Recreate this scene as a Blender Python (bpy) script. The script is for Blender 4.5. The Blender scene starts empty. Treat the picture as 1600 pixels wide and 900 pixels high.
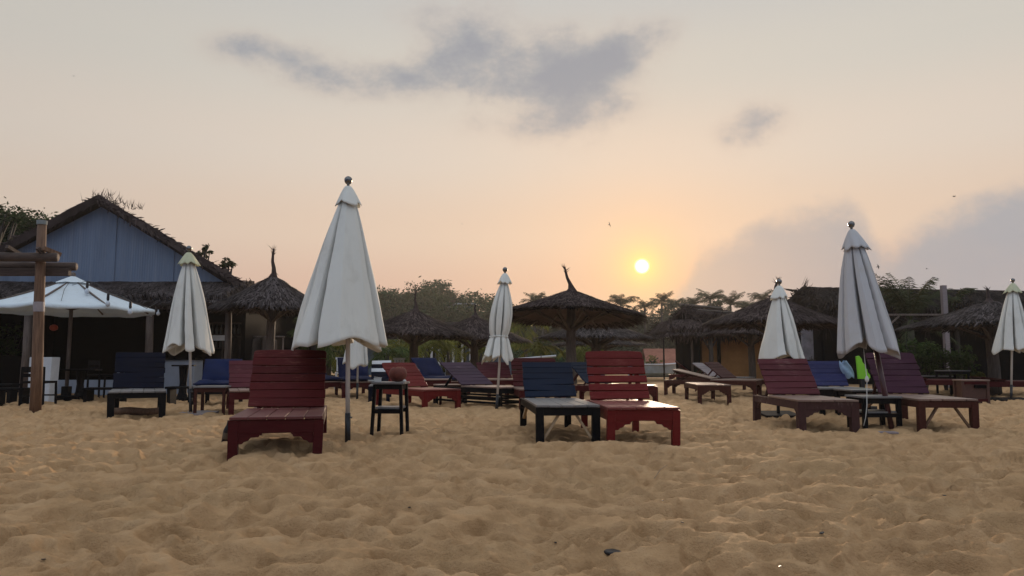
import bpy, bmesh, math, random
import numpy as np
from mathutils import Vector, Matrix, Euler

R = math.radians
scene = bpy.context.scene
C = scene.collection

# ------------------------------------------------------------------ camera
F = 1155.0
PITCH = R(5.69)
CAMZ = 0.75
cam_d = bpy.data.cameras.new("camera")
cam = bpy.data.objects.new("camera", cam_d)
C.objects.link(cam)
cam.location = (0, 0, CAMZ)
cam.rotation_euler = (R(90) + PITCH, 0, 0)
cam_d.sensor_width = 36.0
cam_d.lens = 36.0 * F / 1600.0
cam_d.clip_start = 0.05
cam_d.clip_end = 3000
scene.camera = cam
CP, SP = math.cos(PITCH), math.sin(PITCH)

def ray(px, py):
    u = (px - 800) / F
    v = (450 - py) / F
    return Vector((u, CP - v * SP, SP + v * CP))
def G(px, py, z=0.0):                      # point of the level z seen at a pixel of the photograph
    d = ray(px, py); t = (z - CAMZ) / d.z
    return (d.x * t, d.y * t)
def Z(py, d):                              # height seen at a picture row at distance d
    r = ray(800, py); return CAMZ + d * r.z / r.y
def X(px, d, z=0.0):
    return (px - 800) / F * (d * CP + (z - CAMZ) * SP)
def azel(px, py):
    d = ray(px, py).normalized()
    return math.atan2(d.x, d.y), math.asin(d.z)

SUN_AZ, SUN_EL = azel(1003, 416)

# ------------------------------------------------------------------ world
class S:
    nt = None
    def __init__(s, sock): s.s = sock
    @staticmethod
    def m(op, *a, clamp=False):
        n = S.nt.nodes.new('ShaderNodeMath'); n.operation = op; n.use_clamp = clamp
        for i, x in enumerate(a):
            if isinstance(x, S): S.nt.links.new(x.s, n.inputs[i])
            else: n.inputs[i].default_value = x
        return S(n.outputs[0])
    def __add__(a, b): return S.m('ADD', a, b)
    __radd__ = __add__
    def __sub__(a, b): return S.m('SUBTRACT', a, b)
    def __rsub__(a, b): return S.m('SUBTRACT', b, a)
    def __mul__(a, b): return S.m('MULTIPLY', a, b)
    __rmul__ = __mul__
    def __truediv__(a, b): return S.m('DIVIDE', a, b)
    def __neg__(a): return S.m('MULTIPLY', a, -1.0)
    def exp(a): return S.m('EXPONENT', a)
    def sat(a): return S.m('ADD', a, 0.0, clamp=True)
    def smooth(a, lo, hi):
        n = S.nt.nodes.new('ShaderNodeMapRange'); n.interpolation_type = 'SMOOTHSTEP'
        S.nt.links.new(a.s, n.inputs[0]); n.inputs[1].default_value = lo; n.inputs[2].default_value = hi
        return S(n.outputs[0])

def srgb(r, g, b, k=1.0):
    f = lambda c: ((c / 255.0) / 12.92 if c <= 10 else (((c / 255.0) + 0.055) / 1.055) ** 2.4) * k
    return (f(r), f(g), f(b), 1.0)

def mixc(nt, fac, a, b, blend='MIX'):
    n = nt.nodes.new('ShaderNodeMix'); n.data_type = 'RGBA'; n.blend_type = blend
    for sock, v in ((n.inputs[0], fac), (n.inputs[6], a), (n.inputs[7], b)):
        if isinstance(v, S): nt.links.new(v.s, sock)
        elif isinstance(v, bpy.types.NodeSocket): nt.links.new(v, sock)
        else: sock.default_value = v
    return n.outputs[2]

def build_world():
    w = bpy.data.worlds.new("World"); scene.world = w; w.use_nodes = True
    nt = w.node_tree; nt.nodes.clear(); S.nt = nt
    out = nt.nodes.new('ShaderNodeOutputWorld')
    tc = nt.nodes.new('ShaderNodeTexCoord')
    sep = nt.nodes.new('ShaderNodeSeparateXYZ'); nt.links.new(tc.outputs['Generated'], sep.inputs[0])
    x, y, z = S(sep.outputs[0]), S(sep.outputs[1]), S(sep.outputs[2])
    az = S.m('ARCTAN2', x, y); el = S.m('ARCSINE', z)
    # noise on the direction for cloud edges
    def noise(scale, detail=5, rough=0.55, off=(0, 0, 0), stretch=(1, 1, 1)):
        mp = nt.nodes.new('ShaderNodeMapping'); mp.inputs[1].default_value = off; mp.inputs[3].default_value = stretch
        nt.links.new(tc.outputs['Generated'], mp.inputs[0])
        n = nt.nodes.new('ShaderNodeTexNoise'); n.inputs['Scale'].default_value = scale
        n.inputs['Detail'].default_value = detail; n.inputs['Roughness'].default_value = rough
        nt.links.new(mp.outputs[0], n.inputs['Vector'])
        return S(n.outputs[0]) - 0.5
    n1 = noise(7, 6, 0.6); n2 = noise(7, 6, 0.6, (3.1, 7.7, 1.3)); n3 = noise(16, 6, 0.62, (9, 2, 5)); n4 = noise(3.0, 3, 0.5, (2, 2, 2))
    # base gradient by elevation
    def grad(stops):
        r = nt.nodes.new('ShaderNodeValToRGB'); cr = r.color_ramp; cr.interpolation = 'EASE'
        e = S.m('MULTIPLY', el, 1 / R(60), clamp=True); nt.links.new(e.s, r.inputs[0])
        cr.elements[0].position = stops[0][0] / 60; cr.elements[0].color = stops[0][1]
        cr.elements[1].position = stops[-1][0] / 60; cr.elements[1].color = stops[-1][1]
        for p, c in stops[1:-1]:
            k = cr.elements.new(p / 60); k.color = c
        return r.outputs[0]
    front = grad([(0, srgb(196, 158, 144)), (5, srgb(206, 173, 155)), (10, srgb(214, 191, 172)), (16, srgb(212, 199, 186)),
                  (22, srgb(201, 196, 187)), (28, srgb(191, 190, 187)), (60, srgb(206, 214, 222))])
    back = grad([(0, srgb(86, 92, 112)), (9, srgb(120, 130, 152)), (22, srgb(180, 194, 216)), (38, srgb(220, 232, 248)), (60, srgb(226, 234, 248))])
    # cosine of the angle to the sun
    sd = (math.sin(SUN_AZ) * math.cos(SUN_EL), math.cos(SUN_AZ) * math.cos(SUN_EL), math.sin(SUN_EL))
    dot = x * sd[0] + y * sd[1] + z * sd[2]
    ang = S.m('ARCCOSINE', S.m('MINIMUM', dot, 0.9999999))
    fb = (x * math.sin(SUN_AZ) + y * math.cos(SUN_AZ)).smooth(-0.35, 0.72)
    col = mixc(nt, fb, back, front)
    # sky a little greyer away from the sun's side, left and top
    side = (ang / R(36)).smooth(0.55, 1.5)
    col = mixc(nt, side * 0.40 * fb, col, srgb(176, 172, 166))
    # sunlit haze round the sun
    warm = (-(ang / R(5.5))).exp()
    col = mixc(nt, warm * 0.46, col, srgb(246, 178, 130))
    # clouds
    wz = az + n1 * 0.055 + n3 * 0.02; we = el + n2 * 0.04 + n3 * 0.015
    fb = noise(13, 9, 0.66, (1.7, 4.2, 8.8), (1, 1, 1.6))
    tot = None
    def blob(px, py, sx, sy, k, rot=0.0):
        nonlocal tot
        a0, e0 = azel(px, py)
        da = wz - a0; de = we - e0
        if rot:
            c, s_ = math.cos(rot), math.sin(rot)
            da, de = da * c + de * s_, de * c - da * s_
        q = (da / (sx / F)); q2 = (de / (sy / F))
        g = (-(q * q) - (q2 * q2)).exp() * k
        tot = g if tot is None else tot + g
    blob(375, 74, 60, 28, 0.75, 0.1)
    blob(470, 105, 95, 34, 0.70, -0.2)
    blob(610, 118, 110, 32, 0.50)
    blob(735, 75, 95, 66, 0.85, 0.25)
    blob(690, 128, 170, 40, 0.42)
    blob(905, 95, 105, 48, 1.15, 0.1)
    blob(990, 72, 85, 28, 0.6, 0.3)
    blob(900, 165, 95, 48, 0.85)
    blob(850, 200, 90, 26, 0.5)
    blob(640, 15, 70, 30, 0.35)
    blob(1178, 198, 50, 34, 1.0)
    blob(1228, 288, 26, 18, 0.25)
    blob(740, 200, 40, 18, 0.28)
    dens = tot + fb * 1.9 * (tot * 2.2).sat() + n4 * 0.25 * tot
    cl = dens.smooth(0.02, 1.55)
    ccol = mixc(nt, dens.smooth(0.30, 1.15), srgb(188, 171, 162), srgb(142, 146, 156))
    col = mixc(nt, (cl * 0.95).sat(), col, ccol)
    # cloud bank low on the right: its top edge as a curve of azimuth, broken up by noise
    pts = [(1040, 470), (1072, 432), (1095, 392), (1140, 372), (1190, 347), (1250, 332), (1320, 322), (1350, 346), (1375, 384), (1395, 384), (1412, 368), (1450, 348), (1500, 322), (1560, 300), (1600, 280), (1800, 250)]
    A0, A1, E1 = azel(1040, 430)[0], azel(1800, 430)[0], R(25)
    cr_ = nt.nodes.new('ShaderNodeValToRGB'); el_ = cr_.color_ramp.elements
    for k, (px, py) in sorted(enumerate(pts), key=lambda q: q[0] if q[0] < len(pts) - 1 else -1):
        a_, e_ = azel(px, py); pos = (a_ - A0) / (A1 - A0); g = max(0, e_ / E1); g = (g, g, g, 1)
        if k == 0: el_[0].position, el_[0].color = pos, g
        elif k == len(pts) - 1: el_[1].position, el_[1].color = pos, g
        else: el_.new(pos).color = g
    ua = S.m('DIVIDE', (az + n2 * 0.02) - A0, A1 - A0, clamp=True); nt.links.new(ua.s, cr_.inputs[0])
    sepc = nt.nodes.new('ShaderNodeSeparateColor'); nt.links.new(cr_.outputs[0], sepc.inputs[0])
    topE = S(sepc.outputs[0]) * E1
    bank = (topE + n1 * 0.045 + n3 * 0.045 + fb * 0.045 - el).smooth(-0.015, 0.032) * (az - A0 + n3 * 0.07 + n1 * 0.06).smooth(0.0, 0.04)
    bank = bank * (0.86 + n4 * 0.6 + fb * 0.25)
    a1, a4 = azel(1075, 430)[0], azel(1600, 285)[0]
    bcol = mixc(nt, (az + n3 * 0.12).smooth(a1, a4), srgb(160, 154, 158), srgb(140, 150, 164))
    col = mixc(nt, (bank * 0.90).sat(), col, bcol)
    # sun: aureole and disc
    au = (-(ang / R(1.15))).exp()
    col = mixc(nt, (au * 1.15).sat(), col, srgb(255, 214, 120, 1.25))
    disc = (R(0.44) - ang).smooth(-R(0.20), R(0.16))
    col = mixc(nt, disc, col, (3.2, 2.6, 1.7, 1))
    sky = nt.nodes.new('ShaderNodeTexSky'); sky.sky_type = 'NISHITA'; sky.sun_disc = False
    sky.sun_elevation = SUN_EL; sky.sun_rotation = SUN_AZ; sky.dust_density = 4.0; sky.air_density = 1.2
    b_a = nt.nodes.new('ShaderNodeBackground'); nt.links.new(sky.outputs[0], b_a.inputs[0]); b_a.inputs[1].default_value = 0.10
    b_b = nt.nodes.new('ShaderNodeBackground'); nt.links.new(col, b_b.inputs[0]); b_b.inputs[1].default_value = 1.0
    mx = nt.nodes.new('ShaderNodeMixShader'); mx.inputs[0].default_value = 0.965
    nt.links.new(b_a.outputs[0], mx.inputs[1]); nt.links.new(b_b.outputs[0], mx.inputs[2])
    nt.links.new(mx.outputs[0], out.inputs[0])
build_world()

sun_d = bpy.data.lights.new("sun", 'SUN'); sun_d.energy = 3.4; sun_d.angle = R(6); sun_d.color = (1.0, 0.76, 0.54)
sun = bpy.data.objects.new("sun", sun_d); C.objects.link(sun)
sun.rotation_euler = Vector((-math.sin(SUN_AZ) * math.cos(SUN_EL), -math.cos(SUN_AZ) * math.cos(SUN_EL), -math.sin(SUN_EL))).to_track_quat('-Z', 'Y').to_euler()

vs = scene.view_settings
vs.view_transform = 'Standard'; vs.look = 'None'; vs.exposure = 0.12; vs.gamma = 1.0; vs.use_curve_mapping = False
scene.cycles.max_bounces = 6; scene.cycles.diffuse_bounces = 1; scene.cycles.glossy_bounces = 2
scene.cycles.transparent_max_bounces = 6; scene.cycles.volume_bounces = 0
scene.cycles.use_denoising = True

# ------------------------------------------------------------------ helpers
class MB:
    def __init__(s): s.v = []; s.f = []
    def add(s, vs_, fs):
        o = len(s.v); s.v.extend(tuple(p) for p in vs_); s.f.extend(tuple(i + o for i in f) for f in fs)
    def box(s, c, size, M=None):
        a, b, d = size[0] / 2, size[1] / 2, size[2] / 2
        P = [Vector((x, y, z)) for z in (-d, d) for y in (-b, b) for x in (-a, a)]
        if M is not None: P = [M @ p for p in P]
        c = Vector(c)
        s.add([p + c for p in P], [(0, 2, 3, 1), (4, 5, 7, 6), (0, 1, 5, 4), (2, 6, 7, 3), (0, 4, 6, 2), (1, 3, 7, 5)])
    def beam(s, p0, p1, w, h, up=(0, 0, 1)):
        p0, p1 = Vector(p0), Vector(p1); d = p1 - p0; L = d.length; d.normalize()
        up = Vector(up)
        if abs(d.dot(up)) > 0.98: up = Vector((0, 1, 0))
        xax = d.cross(up).normalized(); zax = xax.cross(d)
        M = Matrix((xax, d, zax)).transposed()
        s.box((p0 + p1) / 2, (w, L, h), M)
    def tube(s, pts, rad, n=8, cap=True):
        pts = [Vector(p) for p in pts]
        if not hasattr(rad, '__len__'): rad = [rad] * len(pts)
        rings = []; a = None
        for i, p in enumerate(pts):
            d = (pts[min(i + 1, len(pts) - 1)] - pts[max(i - 1, 0)]).normalized()
            if a is None: a = d.cross(Vector((1, 0, 0)) if abs(d.x) < 0.8 else Vector((0, 1, 0))).normalized()
            else:
                a = a - d * a.dot(d)
                a = a.normalized() if a.length > 1e-5 else d.orthogonal().normalized()
            b = d.cross(a)
            rings.append([p + (a * math.cos(2 * math.pi * k / n) + b * math.sin(2 * math.pi * k / n)) * rad[i] for k in range(n)])
        vs_ = [q for r in rings for q in r]; fs = []
        for i in range(len(rings) - 1):
            for k in range(n):
                fs.append((i * n + k, i * n + (k + 1) % n, (i + 1) * n + (k + 1) % n, (i + 1) * n + k))
        if cap:
            fs.append(tuple(range(n - 1, -1, -1))); fs.append(tuple((len(rings) - 1) * n + k for k in range(n)))
        s.add(vs_, fs)
    def lathe(s, prof, n=16, c=(0, 0, 0)):      # prof: (r, z)
        vs_ = []; fs = []
        for r, z in prof:
            for k in range(n):
                a = 2 * math.pi * k / n
                vs_.append((c[0] + r * math.cos(a), c[1] + r * math.sin(a), c[2] + z))
        for i in range(len(prof) - 1):
            for k in range(n):
                fs.append((i * n + k, i * n + (k + 1) % n, (i + 1) * n + (k + 1) % n, (i + 1) * n + k))
        if prof[0][0] > 1e-4: fs.append(tuple(range(n - 1, -1, -1)))
        if prof[-1][0] > 1e-4: fs.append(tuple((len(prof) - 1) * n + k for k in range(n)))
        s.add(vs_, fs)
    def prism(s, poly, o, ux, uy, t):           # 2D outline, extruded along ux x uy
        o, ux, uy = Vector(o), Vector(ux), Vector(uy); w = ux.cross(uy).normalized() * t; n = len(poly)
        A = [o + ux * p[0] + uy * p[1] for p in poly]; B = [p + w for p in A]
        s.add(A + B, [tuple(range(n - 1, -1, -1)), tuple(range(n, 2 * n))] + [(i, (i + 1) % n, n + (i + 1) % n, n + i) for i in range(n)])
    def build(s, name, mat, parent=None, smooth=False, bevel=0.0, seg=1):
        me = bpy.data.meshes.new(name); me.from_pydata(s.v, [], s.f); me.validate(); me.update()
        if smooth: me.polygons.foreach_set('use_smooth', [True] * len(me.polygons))
        me.materials.append(mat)
        o = bpy.data.objects.new(name, me); C.objects.link(o)
        if parent is not None: o.parent = parent
        if bevel:
            m = o.modifiers.new('bevel', 'BEVEL'); m.width = bevel; m.segments = seg; m.limit_method = 'ANGLE'
        return o

def tag(o, label, cat, group=None, kind=None):
    if label: o['label'] = label
    if cat: o['category'] = cat
    if group: o['group'] = group
    if kind: o['kind'] = kind
    return o
def thing(name, label, cat, loc, yaw=0.0, group=None, rot=None):
    o = bpy.data.objects.new(name, None); C.objects.link(o); o.empty_display_size = 0.1
    o.location = loc if len(loc) == 3 else (loc[0], loc[1], 0)
    o.rotation_euler = rot if rot else (0, 0, yaw)
    return tag(o, label, cat, group)

# ------------------------------------------------------------------ materials
MATS = {}
def new_mat(name):
    m = bpy.data.materials.new(name); m.use_nodes = True; nt = m.node_tree
    b = nt.nodes['Principled BSDF']; S.nt = nt
    return m, nt, b
def tex(nt, scale, detail=4, rough=0.55, stretch=(1, 1, 1), coord='Object', kind='ShaderNodeTexNoise'):
    tc = nt.nodes.new('ShaderNodeTexCoord'); mp = nt.nodes.new('ShaderNodeMapping')
    mp.inputs[3].default_value = stretch; nt.links.new(tc.outputs[coord], mp.inputs[0])
    n = nt.nodes.new(kind); n.inputs['Scale'].default_value = scale
    if kind == 'ShaderNodeTexNoise':
        n.inputs['Detail'].default_value = detail; n.inputs['Roughness'].default_value = rough
    nt.links.new(mp.outputs[0], n.inputs['Vector']); return n
def ramp(nt, src, stops):
    r = nt.nodes.new('ShaderNodeValToRGB'); nt.links.new(src, r.inputs[0]); cr = r.color_ramp
    cr.elements[0].position, cr.elements[0].color = stops[0]; cr.elements[1].position, cr.elements[1].color = stops[-1]
    for p, c in stops[1:-1]:
        k = cr.elements.new(p); k.color = c
    return r.outputs[0]
def bump(nt, b, h, strength, dist):
    n = nt.nodes.new('ShaderNodeBump'); n.inputs['Strength'].default_value = strength; n.inputs['Distance'].default_value = dist
    nt.links.new(h, n.inputs['Height']); nt.links.new(n.outputs[0], b.inputs['Normal'])
def c4(c, k=1.0): return (c[0] * k, c[1] * k, c[2] * k, 1)

def island(nt):
    g = nt.nodes.new('ShaderNodeNewGeometry'); return g.outputs['Random Per Island']

def painted(name, col, worn=(0.30, 0.24, 0.19), wear=0.25, rough=0.5, var=0.28, grain=(6, 6, 6), spec=0.5):
    if name in MATS: return MATS[name]
    m, nt, b = new_mat(name)
    n = tex(nt, 6, 6, 0.6, grain); n2 = tex(nt, 2.2, 4, 0.6)
    isl = S(island(nt))
    k = (isl * var) + (1 - var * 0.5)
    mm = nt.nodes.new('ShaderNodeVectorMath'); mm.operation = 'SCALE'
    base = ramp(nt, n.outputs[0], [(0.3, c4(col, 0.78)), (0.7, c4(col, 1.15))])
    nt.links.new(base, mm.inputs[0]); nt.links.new(k.s, mm.inputs['Scale'])
    n3 = tex(nt, 38, 5, 0.7, (grain[0] / 6, grain[1] / 6, grain[2] / 6))
    w = (S(n3.outputs[0]) * 0.6 + S(n2.outputs[0]) * 0.6).smooth(0.70 - wear * 0.12, 0.86) * wear * 2.0
    nt.links.new(mixc(nt, w.sat(), mm.outputs[0], c4(worn)), b.inputs['Base Color'])
    b.inputs['Roughness'].default_value = rough
    b.inputs['Specular IOR Level'].default_value = spec
    bump(nt, b, n.outputs[0], 0.35, 0.004)
    MATS[name] = m; return m

def bare_wood(name, a, b_, scale=(14, 14, 1.2), rough=0.8):
    if name in MATS: return MATS[name]
    m, nt, b = new_mat(name)
    n = tex(nt, 3, 7, 0.65, scale); n2 = tex(nt, 1.3, 3)
    col = ramp(nt, n.outputs[0], [(0.32, c4(a)), (0.68, c4(b_))])
    col = mixc(nt, S(n2.outputs[0]).smooth(0.5, 0.72) * 0.5, col, c4(a, 0.6))
    nt.links.new(col, b.inputs['Base Color']); b.inputs['Roughness'].default_value = rough
    bump(nt, b, n.outputs[0], 0.6, 0.01)
    MATS[name] = m; return m

def fabric(name, col, trans=0.22, dirt=(0.42, 0.36, 0.24)):
    if name in MATS: return MATS[name]
    m, nt, b = new_mat(name)
    n = tex(nt, 3.2, 6, 0.65); n2 = tex(nt, 7, 6, 0.7, (1, 1, 0.12))
    cc = mixc(nt, S(n.outputs[0]).smooth(0.52, 0.80) * 0.28, c4(col), c4(dirt))
    cc = mixc(nt, S(n2.outputs[0]).smooth(0.50, 0.75) * 0.35, cc, c4(col, 0.72))
    nt.links.new(cc, b.inputs['Base Color']); b.inputs['Roughness'].default_value = 0.85
    b.inputs['Specular IOR Level'].default_value = 0.2
    n4 = tex(nt, 9, 4, 0.6, (1, 1, 0.35))
    bump(nt, b, n4.outputs[0], 0.30, 0.02)
    tr = nt.nodes.new('ShaderNodeBsdfTranslucent'); nt.links.new(cc, tr.inputs[0])
    mx = nt.nodes.new('ShaderNodeMixShader'); mx.inputs[0].default_value = trans
    nt.links.new(b.outputs[0], mx.inputs[1]); nt.links.new(tr.outputs[0], mx.inputs[2])
    nt.links.new(mx.outputs[0], nt.nodes['Material Output'].inputs[0])
    MATS[name] = m; return m

def thatch_mat(name, lo, hi, rough=0.9):
    if name in MATS: return MATS[name]
    m, nt, b = new_mat(name)
    n = tex(nt, 1.6, 4, 0.6)
    isl = S(island(nt))
    f = (isl * 0.75 + (S(n.outputs[0]) - 0.5) * 0.9 + 0.12).sat()
    nt.links.new(mixc(nt, f * f, c4(lo), c4(hi)), b.inputs['Base Color'])
    b.inputs['Roughness'].default_value = rough; b.inputs['Specular IOR Level'].default_value = 0.06
    n2 = tex(nt, 40, 3); bump(nt, b, n2.outputs[0], 0.4, 0.02)
    MATS[name] = m; return m

def leaf_mat(name, lo, hi, trans=0.25):
    if name in MATS: return MATS[name]
    m, nt, b = new_mat(name)
    n = tex(nt, 0.35, 3); isl = S(island(nt))
    f = (isl * 0.6 + (S(n.outputs[0]) - 0.3) * 0.8).sat()
    cc = mixc(nt, f, c4(lo), c4(hi))
    nt.links.new(cc, b.inputs['Base Color']); b.inputs['Roughness'].default_value = 0.7
    b.inputs['Specular IOR Level'].default_value = 0.12
    tr = nt.nodes.new('ShaderNodeBsdfTranslucent'); nt.links.new(cc, tr.inputs[0])
    mx = nt.nodes.new('ShaderNodeMixShader'); mx.inputs[0].default_value = trans
    nt.links.new(b.outputs[0], mx.inputs[1]); nt.links.new(tr.outputs[0], mx.inputs[2])
    nt.links.new(mx.outputs[0], nt.nodes['Material Output'].inputs[0])
    MATS[name] = m; return m

def plain(name, col, rough=0.6, metal=0.0, var=0.15, scale=5, spec=0.5, bmp=0.15):
    if name in MATS: return MATS[name]
    m, nt, b = new_mat(name)
    n = tex(nt, scale, 5, 0.6)
    nt.links.new(ramp(nt, n.outputs[0], [(0.3, c4(col, 1 - var)), (0.7, c4(col, 1 + var))]), b.inputs['Base Color'])
    b.inputs['Roughness'].default_value = rough; b.inputs['Metallic'].default_value = metal
    b.inputs['Specular IOR Level'].default_value = spec
    n2 = tex(nt, scale * 7, 4); bump(nt, b, n2.outputs[0], bmp, 0.01)
    MATS[name] = m; return m

def sand_mat():
    m, nt, b = new_mat("sand")
    n1 = tex(nt, 0.6, 5, 0.6); n2 = tex(nt, 5, 6, 0.65); n3 = tex(nt, 260, 3, 0.7); n4 = tex(nt, 38, 5, 0.7)
    col = ramp(nt, n2.outputs[0], [(0.28, (0.41, 0.244, 0.116, 1)), (0.55, (0.58, 0.362, 0.186, 1)), (0.78, (0.65, 0.43, 0.240, 1))])
    col = mixc(nt, S(n1.outputs[0]).smooth(0.46, 0.72) * 0.45, col, (0.49, 0.325, 0.165, 1))
    sp = S(n3.outputs[0]).smooth(0.62, 0.75) * 0.45
    col = mixc(nt, sp, col, (0.22, 0.14, 0.08, 1))
    sp2 = S(n4.outputs[0]).smooth(0.66, 0.76) * 0.5
    col = mixc(nt, sp2, col, (0.26, 0.17, 0.10, 1))
    tc = nt.nodes.new('ShaderNodeTexCoord'); sp_ = nt.nodes.new('ShaderNodeSeparateXYZ'); nt.links.new(tc.outputs['Object'], sp_.inputs[0])
    far = (S(sp_.outputs[1]) + S(n1.outputs[0]) * 8.0).smooth(52, 64)                # grassy soil where the beach ends
    col = mixc(nt, far, col, (0.045, 0.050, 0.022, 1))
    nt.links.new(col, b.inputs['Base Color']); b.inputs['Roughness'].default_value = 0.95
    b.inputs['Specular IOR Level'].default_value = 0.12
    n5 = tex(nt, 95, 4, 0.7)
    h = S(n3.outputs[0]) * 0.22 + S(n4.outputs[0]) * 1.0 + S(n5.outputs[0]) * 0.55
    bump(nt, b, h.s, 0.9, 0.026)
    return m

M_sand = sand_mat()
M_red = painted("red_paint", (0.078, 0.010, 0.010), (0.30, 0.13, 0.10), 0.28, 0.42, grain=(1.5, 14, 14), spec=0.07)
M_redL = painted("red_paint_long", (0.100, 0.018, 0.016), (0.30, 0.14, 0.11), 0.26, 0.52, grain=(14, 1.5, 14))
M_redB = painted("bright_red_paint", (0.118, 0.012, 0.011), (0.35, 0.13, 0.10), 0.24, 0.42, grain=(1.5, 14, 14), spec=0.07)
M_redBL = painted("bright_red_paint_long", (0.15, 0.026, 0.018), (0.34, 0.16, 0.11), 0.26, 0.58, grain=(14, 1.5, 14))
M_redD = painted("dark_red_paint", (0.055, 0.008, 0.009), (0.16, 0.07, 0.05), 0.2, 0.45, grain=(1.5, 14, 14), spec=0.07)
M_pur = painted("plum_paint", (0.085, 0.019, 0.025), (0.26, 0.15, 0.14), 0.34, 0.5, grain=(1.5, 14, 14), spec=0.07)
M_purD = painted("dark_plum_paint", (0.045, 0.014, 0.027), (0.2, 0.12, 0.13), 0.26, 0.5, grain=(1.5, 14, 14), spec=0.07)
M_vio = painted("violet_grey_paint", (0.050, 0.028, 0.046), (0.2, 0.14, 0.16), 0.2, 0.5, grain=(1.5, 14, 14), spec=0.07)
M_navy = painted("navy_paint", (0.007, 0.013, 0.028), (0.05, 0.06, 0.09), 0.10, 0.5, grain=(1.5, 14, 14), spec=0.05)
M_navyD = painted("dark_navy_paint", (0.003, 0.005, 0.014), (0.02, 0.025, 0.05), 0.06, 0.6, grain=(1.5, 14, 14), spec=0.05)
M_blueV = painted("violet_blue_paint", (0.020, 0.023, 0.075), (0.15, 0.15, 0.2), 0.16, 0.5, grain=(1.5, 14, 14), spec=0.07)
M_grey = painted("grey_boards", (0.22, 0.18, 0.18), (0.34, 0.3, 0.28), 0.3, 0.5, grain=(1.5, 14, 14))
M_seatW = painted("weathered_seat_boards", (0.20, 0.125, 0.095), (0.36, 0.28, 0.24), 0.45, 0.42, grain=(14, 1.5, 14))
M_seatG = painted("grey_seat_boards", (0.16, 0.15, 0.145), (0.32, 0.30, 0.28), 0.4, 0.42, grain=(14, 1.5, 14))
M_brownF = painted("red_brown_frame", (0.055, 0.018, 0.013), (0.18, 0.10, 0.07), 0.3, 0.5, grain=(6, 6, 6), spec=0.07)
M_wornF = painted("worn_brown_frame", (0.055, 0.026, 0.024), (0.22, 0.17, 0.15), 0.5, 0.6, grain=(6, 6, 3), spec=0.07)
M_black = painted("black_paint", (0.006, 0.006, 0.007), (0.04, 0.035, 0.03), 0.12, 0.5, grain=(6, 6, 6), spec=0.05)
M_tan = bare_wood("tan_wood", (0.30, 0.20, 0.11), (0.46, 0.33, 0.20), (8, 8, 8))
M_orange = bare_wood("orange_wood", (0.085, 0.042, 0.022), (0.21, 0.115, 0.065), (14, 14, 1.2))
M_drift = bare_wood("grey_drift_wood", (0.075, 0.055, 0.046), (0.19, 0.145, 0.12), (14, 14, 1.2))
M_beam = bare_wood("brown_beam_wood", (0.032, 0.020, 0.016), (0.085, 0.054, 0.042), (2, 14, 14))
M_logD = bare_wood("dark_log_wood", (0.035, 0.026, 0.020), (0.10, 0.075, 0.058), (14, 14, 1.6))
M_logM = bare_wood("palm_log_wood", (0.055, 0.042, 0.034), (0.14, 0.108, 0.085), (14, 14, 1.6))
M_thatch = thatch_mat("brown_thatch", (0.009, 0.006, 0.006), (0.135, 0.100, 0.095))
M_thatchG = thatch_mat("grey_thatch", (0.010, 0.008, 0.008), (0.165, 0.138, 0.135))
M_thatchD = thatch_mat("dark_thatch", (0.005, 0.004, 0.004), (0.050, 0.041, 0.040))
M_under = plain("thatch_underside", (0.018, 0.012, 0.010), 0.95, var=0.4, scale=9)
M_cream = fabric("cream_canvas", (0.84, 0.83, 0.76))
M_white = fabric("white_canvas", (0.76, 0.84, 0.88))
M_greyc = fabric("shaded_grey_canvas", (0.54, 0.53, 0.53), 0.10)  # greyer than the cream canvas: the slanted canopy's shade is painted in
M_yell = fabric("yellowed_canvas", (0.62, 0.62, 0.42), 0.2)
M_bluec = plain("navy_cushion_cloth", (0.004, 0.009, 0.040), 0.9, var=0.3, scale=4, spec=0.2)
M_bluec2 = plain("bright_blue_cushion_cloth", (0.004, 0.011, 0.048), 0.9, var=0.3, scale=4, spec=0.2)
M_pole = plain("pale_pole_metal", (0.60, 0.58, 0.55), 0.40, 0.0, 0.08)
M_steel = plain("steel", (0.16, 0.16, 0.16), 0.22, 0.9, 0.08)
M_blackM = plain("black_metal", (0.012, 0.012, 0.014), 0.45, 0.3, 0.2)
M_redpole = plain("dark_red_pole_paint", (0.055, 0.012, 0.014), 0.35, 0.0, 0.2)
M_rope = plain("white_rope", (0.62, 0.60, 0.56), 0.9)
M_wallB = None

def wall_panel_mat():
    m, nt, b = new_mat("blue_white_gable_panel")
    n = tex(nt, 1.1, 5, 0.6, (2.5, 1, 0.35)); n2 = tex(nt, 9, 4)
    col = ramp(nt, n.outputs[0], [(0.3, (0.11, 0.145, 0.21, 1)), (0.62, (0.145, 0.19, 0.27, 1)), (0.8, (0.21, 0.24, 0.30, 1))])
    nt.links.new(col, b.inputs['Base Color']); b.inputs['Roughness'].default_value = 0.6
    n3 = tex(nt, 3.0, 6, 0.7, (3, 1, 0.10))
    col = mixc(nt, S(n3.outputs[0]).smooth(0.45, 0.75) * 0.55, col, (0.235, 0.255, 0.30, 1))
    n5 = tex(nt, 4.5, 6, 0.7, (2.5, 1, 0.14))
    col = mixc(nt, S(n5.outputs[0]).smooth(0.55, 0.8) * 0.55, col, (0.09, 0.11, 0.15, 1))
    nt.links.new(col, b.inputs['Base Color'])
    w = tex(nt, 5.2, kind='ShaderNodeTexWave'); w.bands_direction = 'X'
    w.inputs['Distortion'].default_value = 0.3
    bump(nt, b, w.outputs[1], 0.25, 0.02)
    return m
M_gable = wall_panel_mat()
M_whitewash = plain("whitewashed_concrete", (0.34, 0.38, 0.45), 0.8, var=0.12, scale=3)
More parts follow.
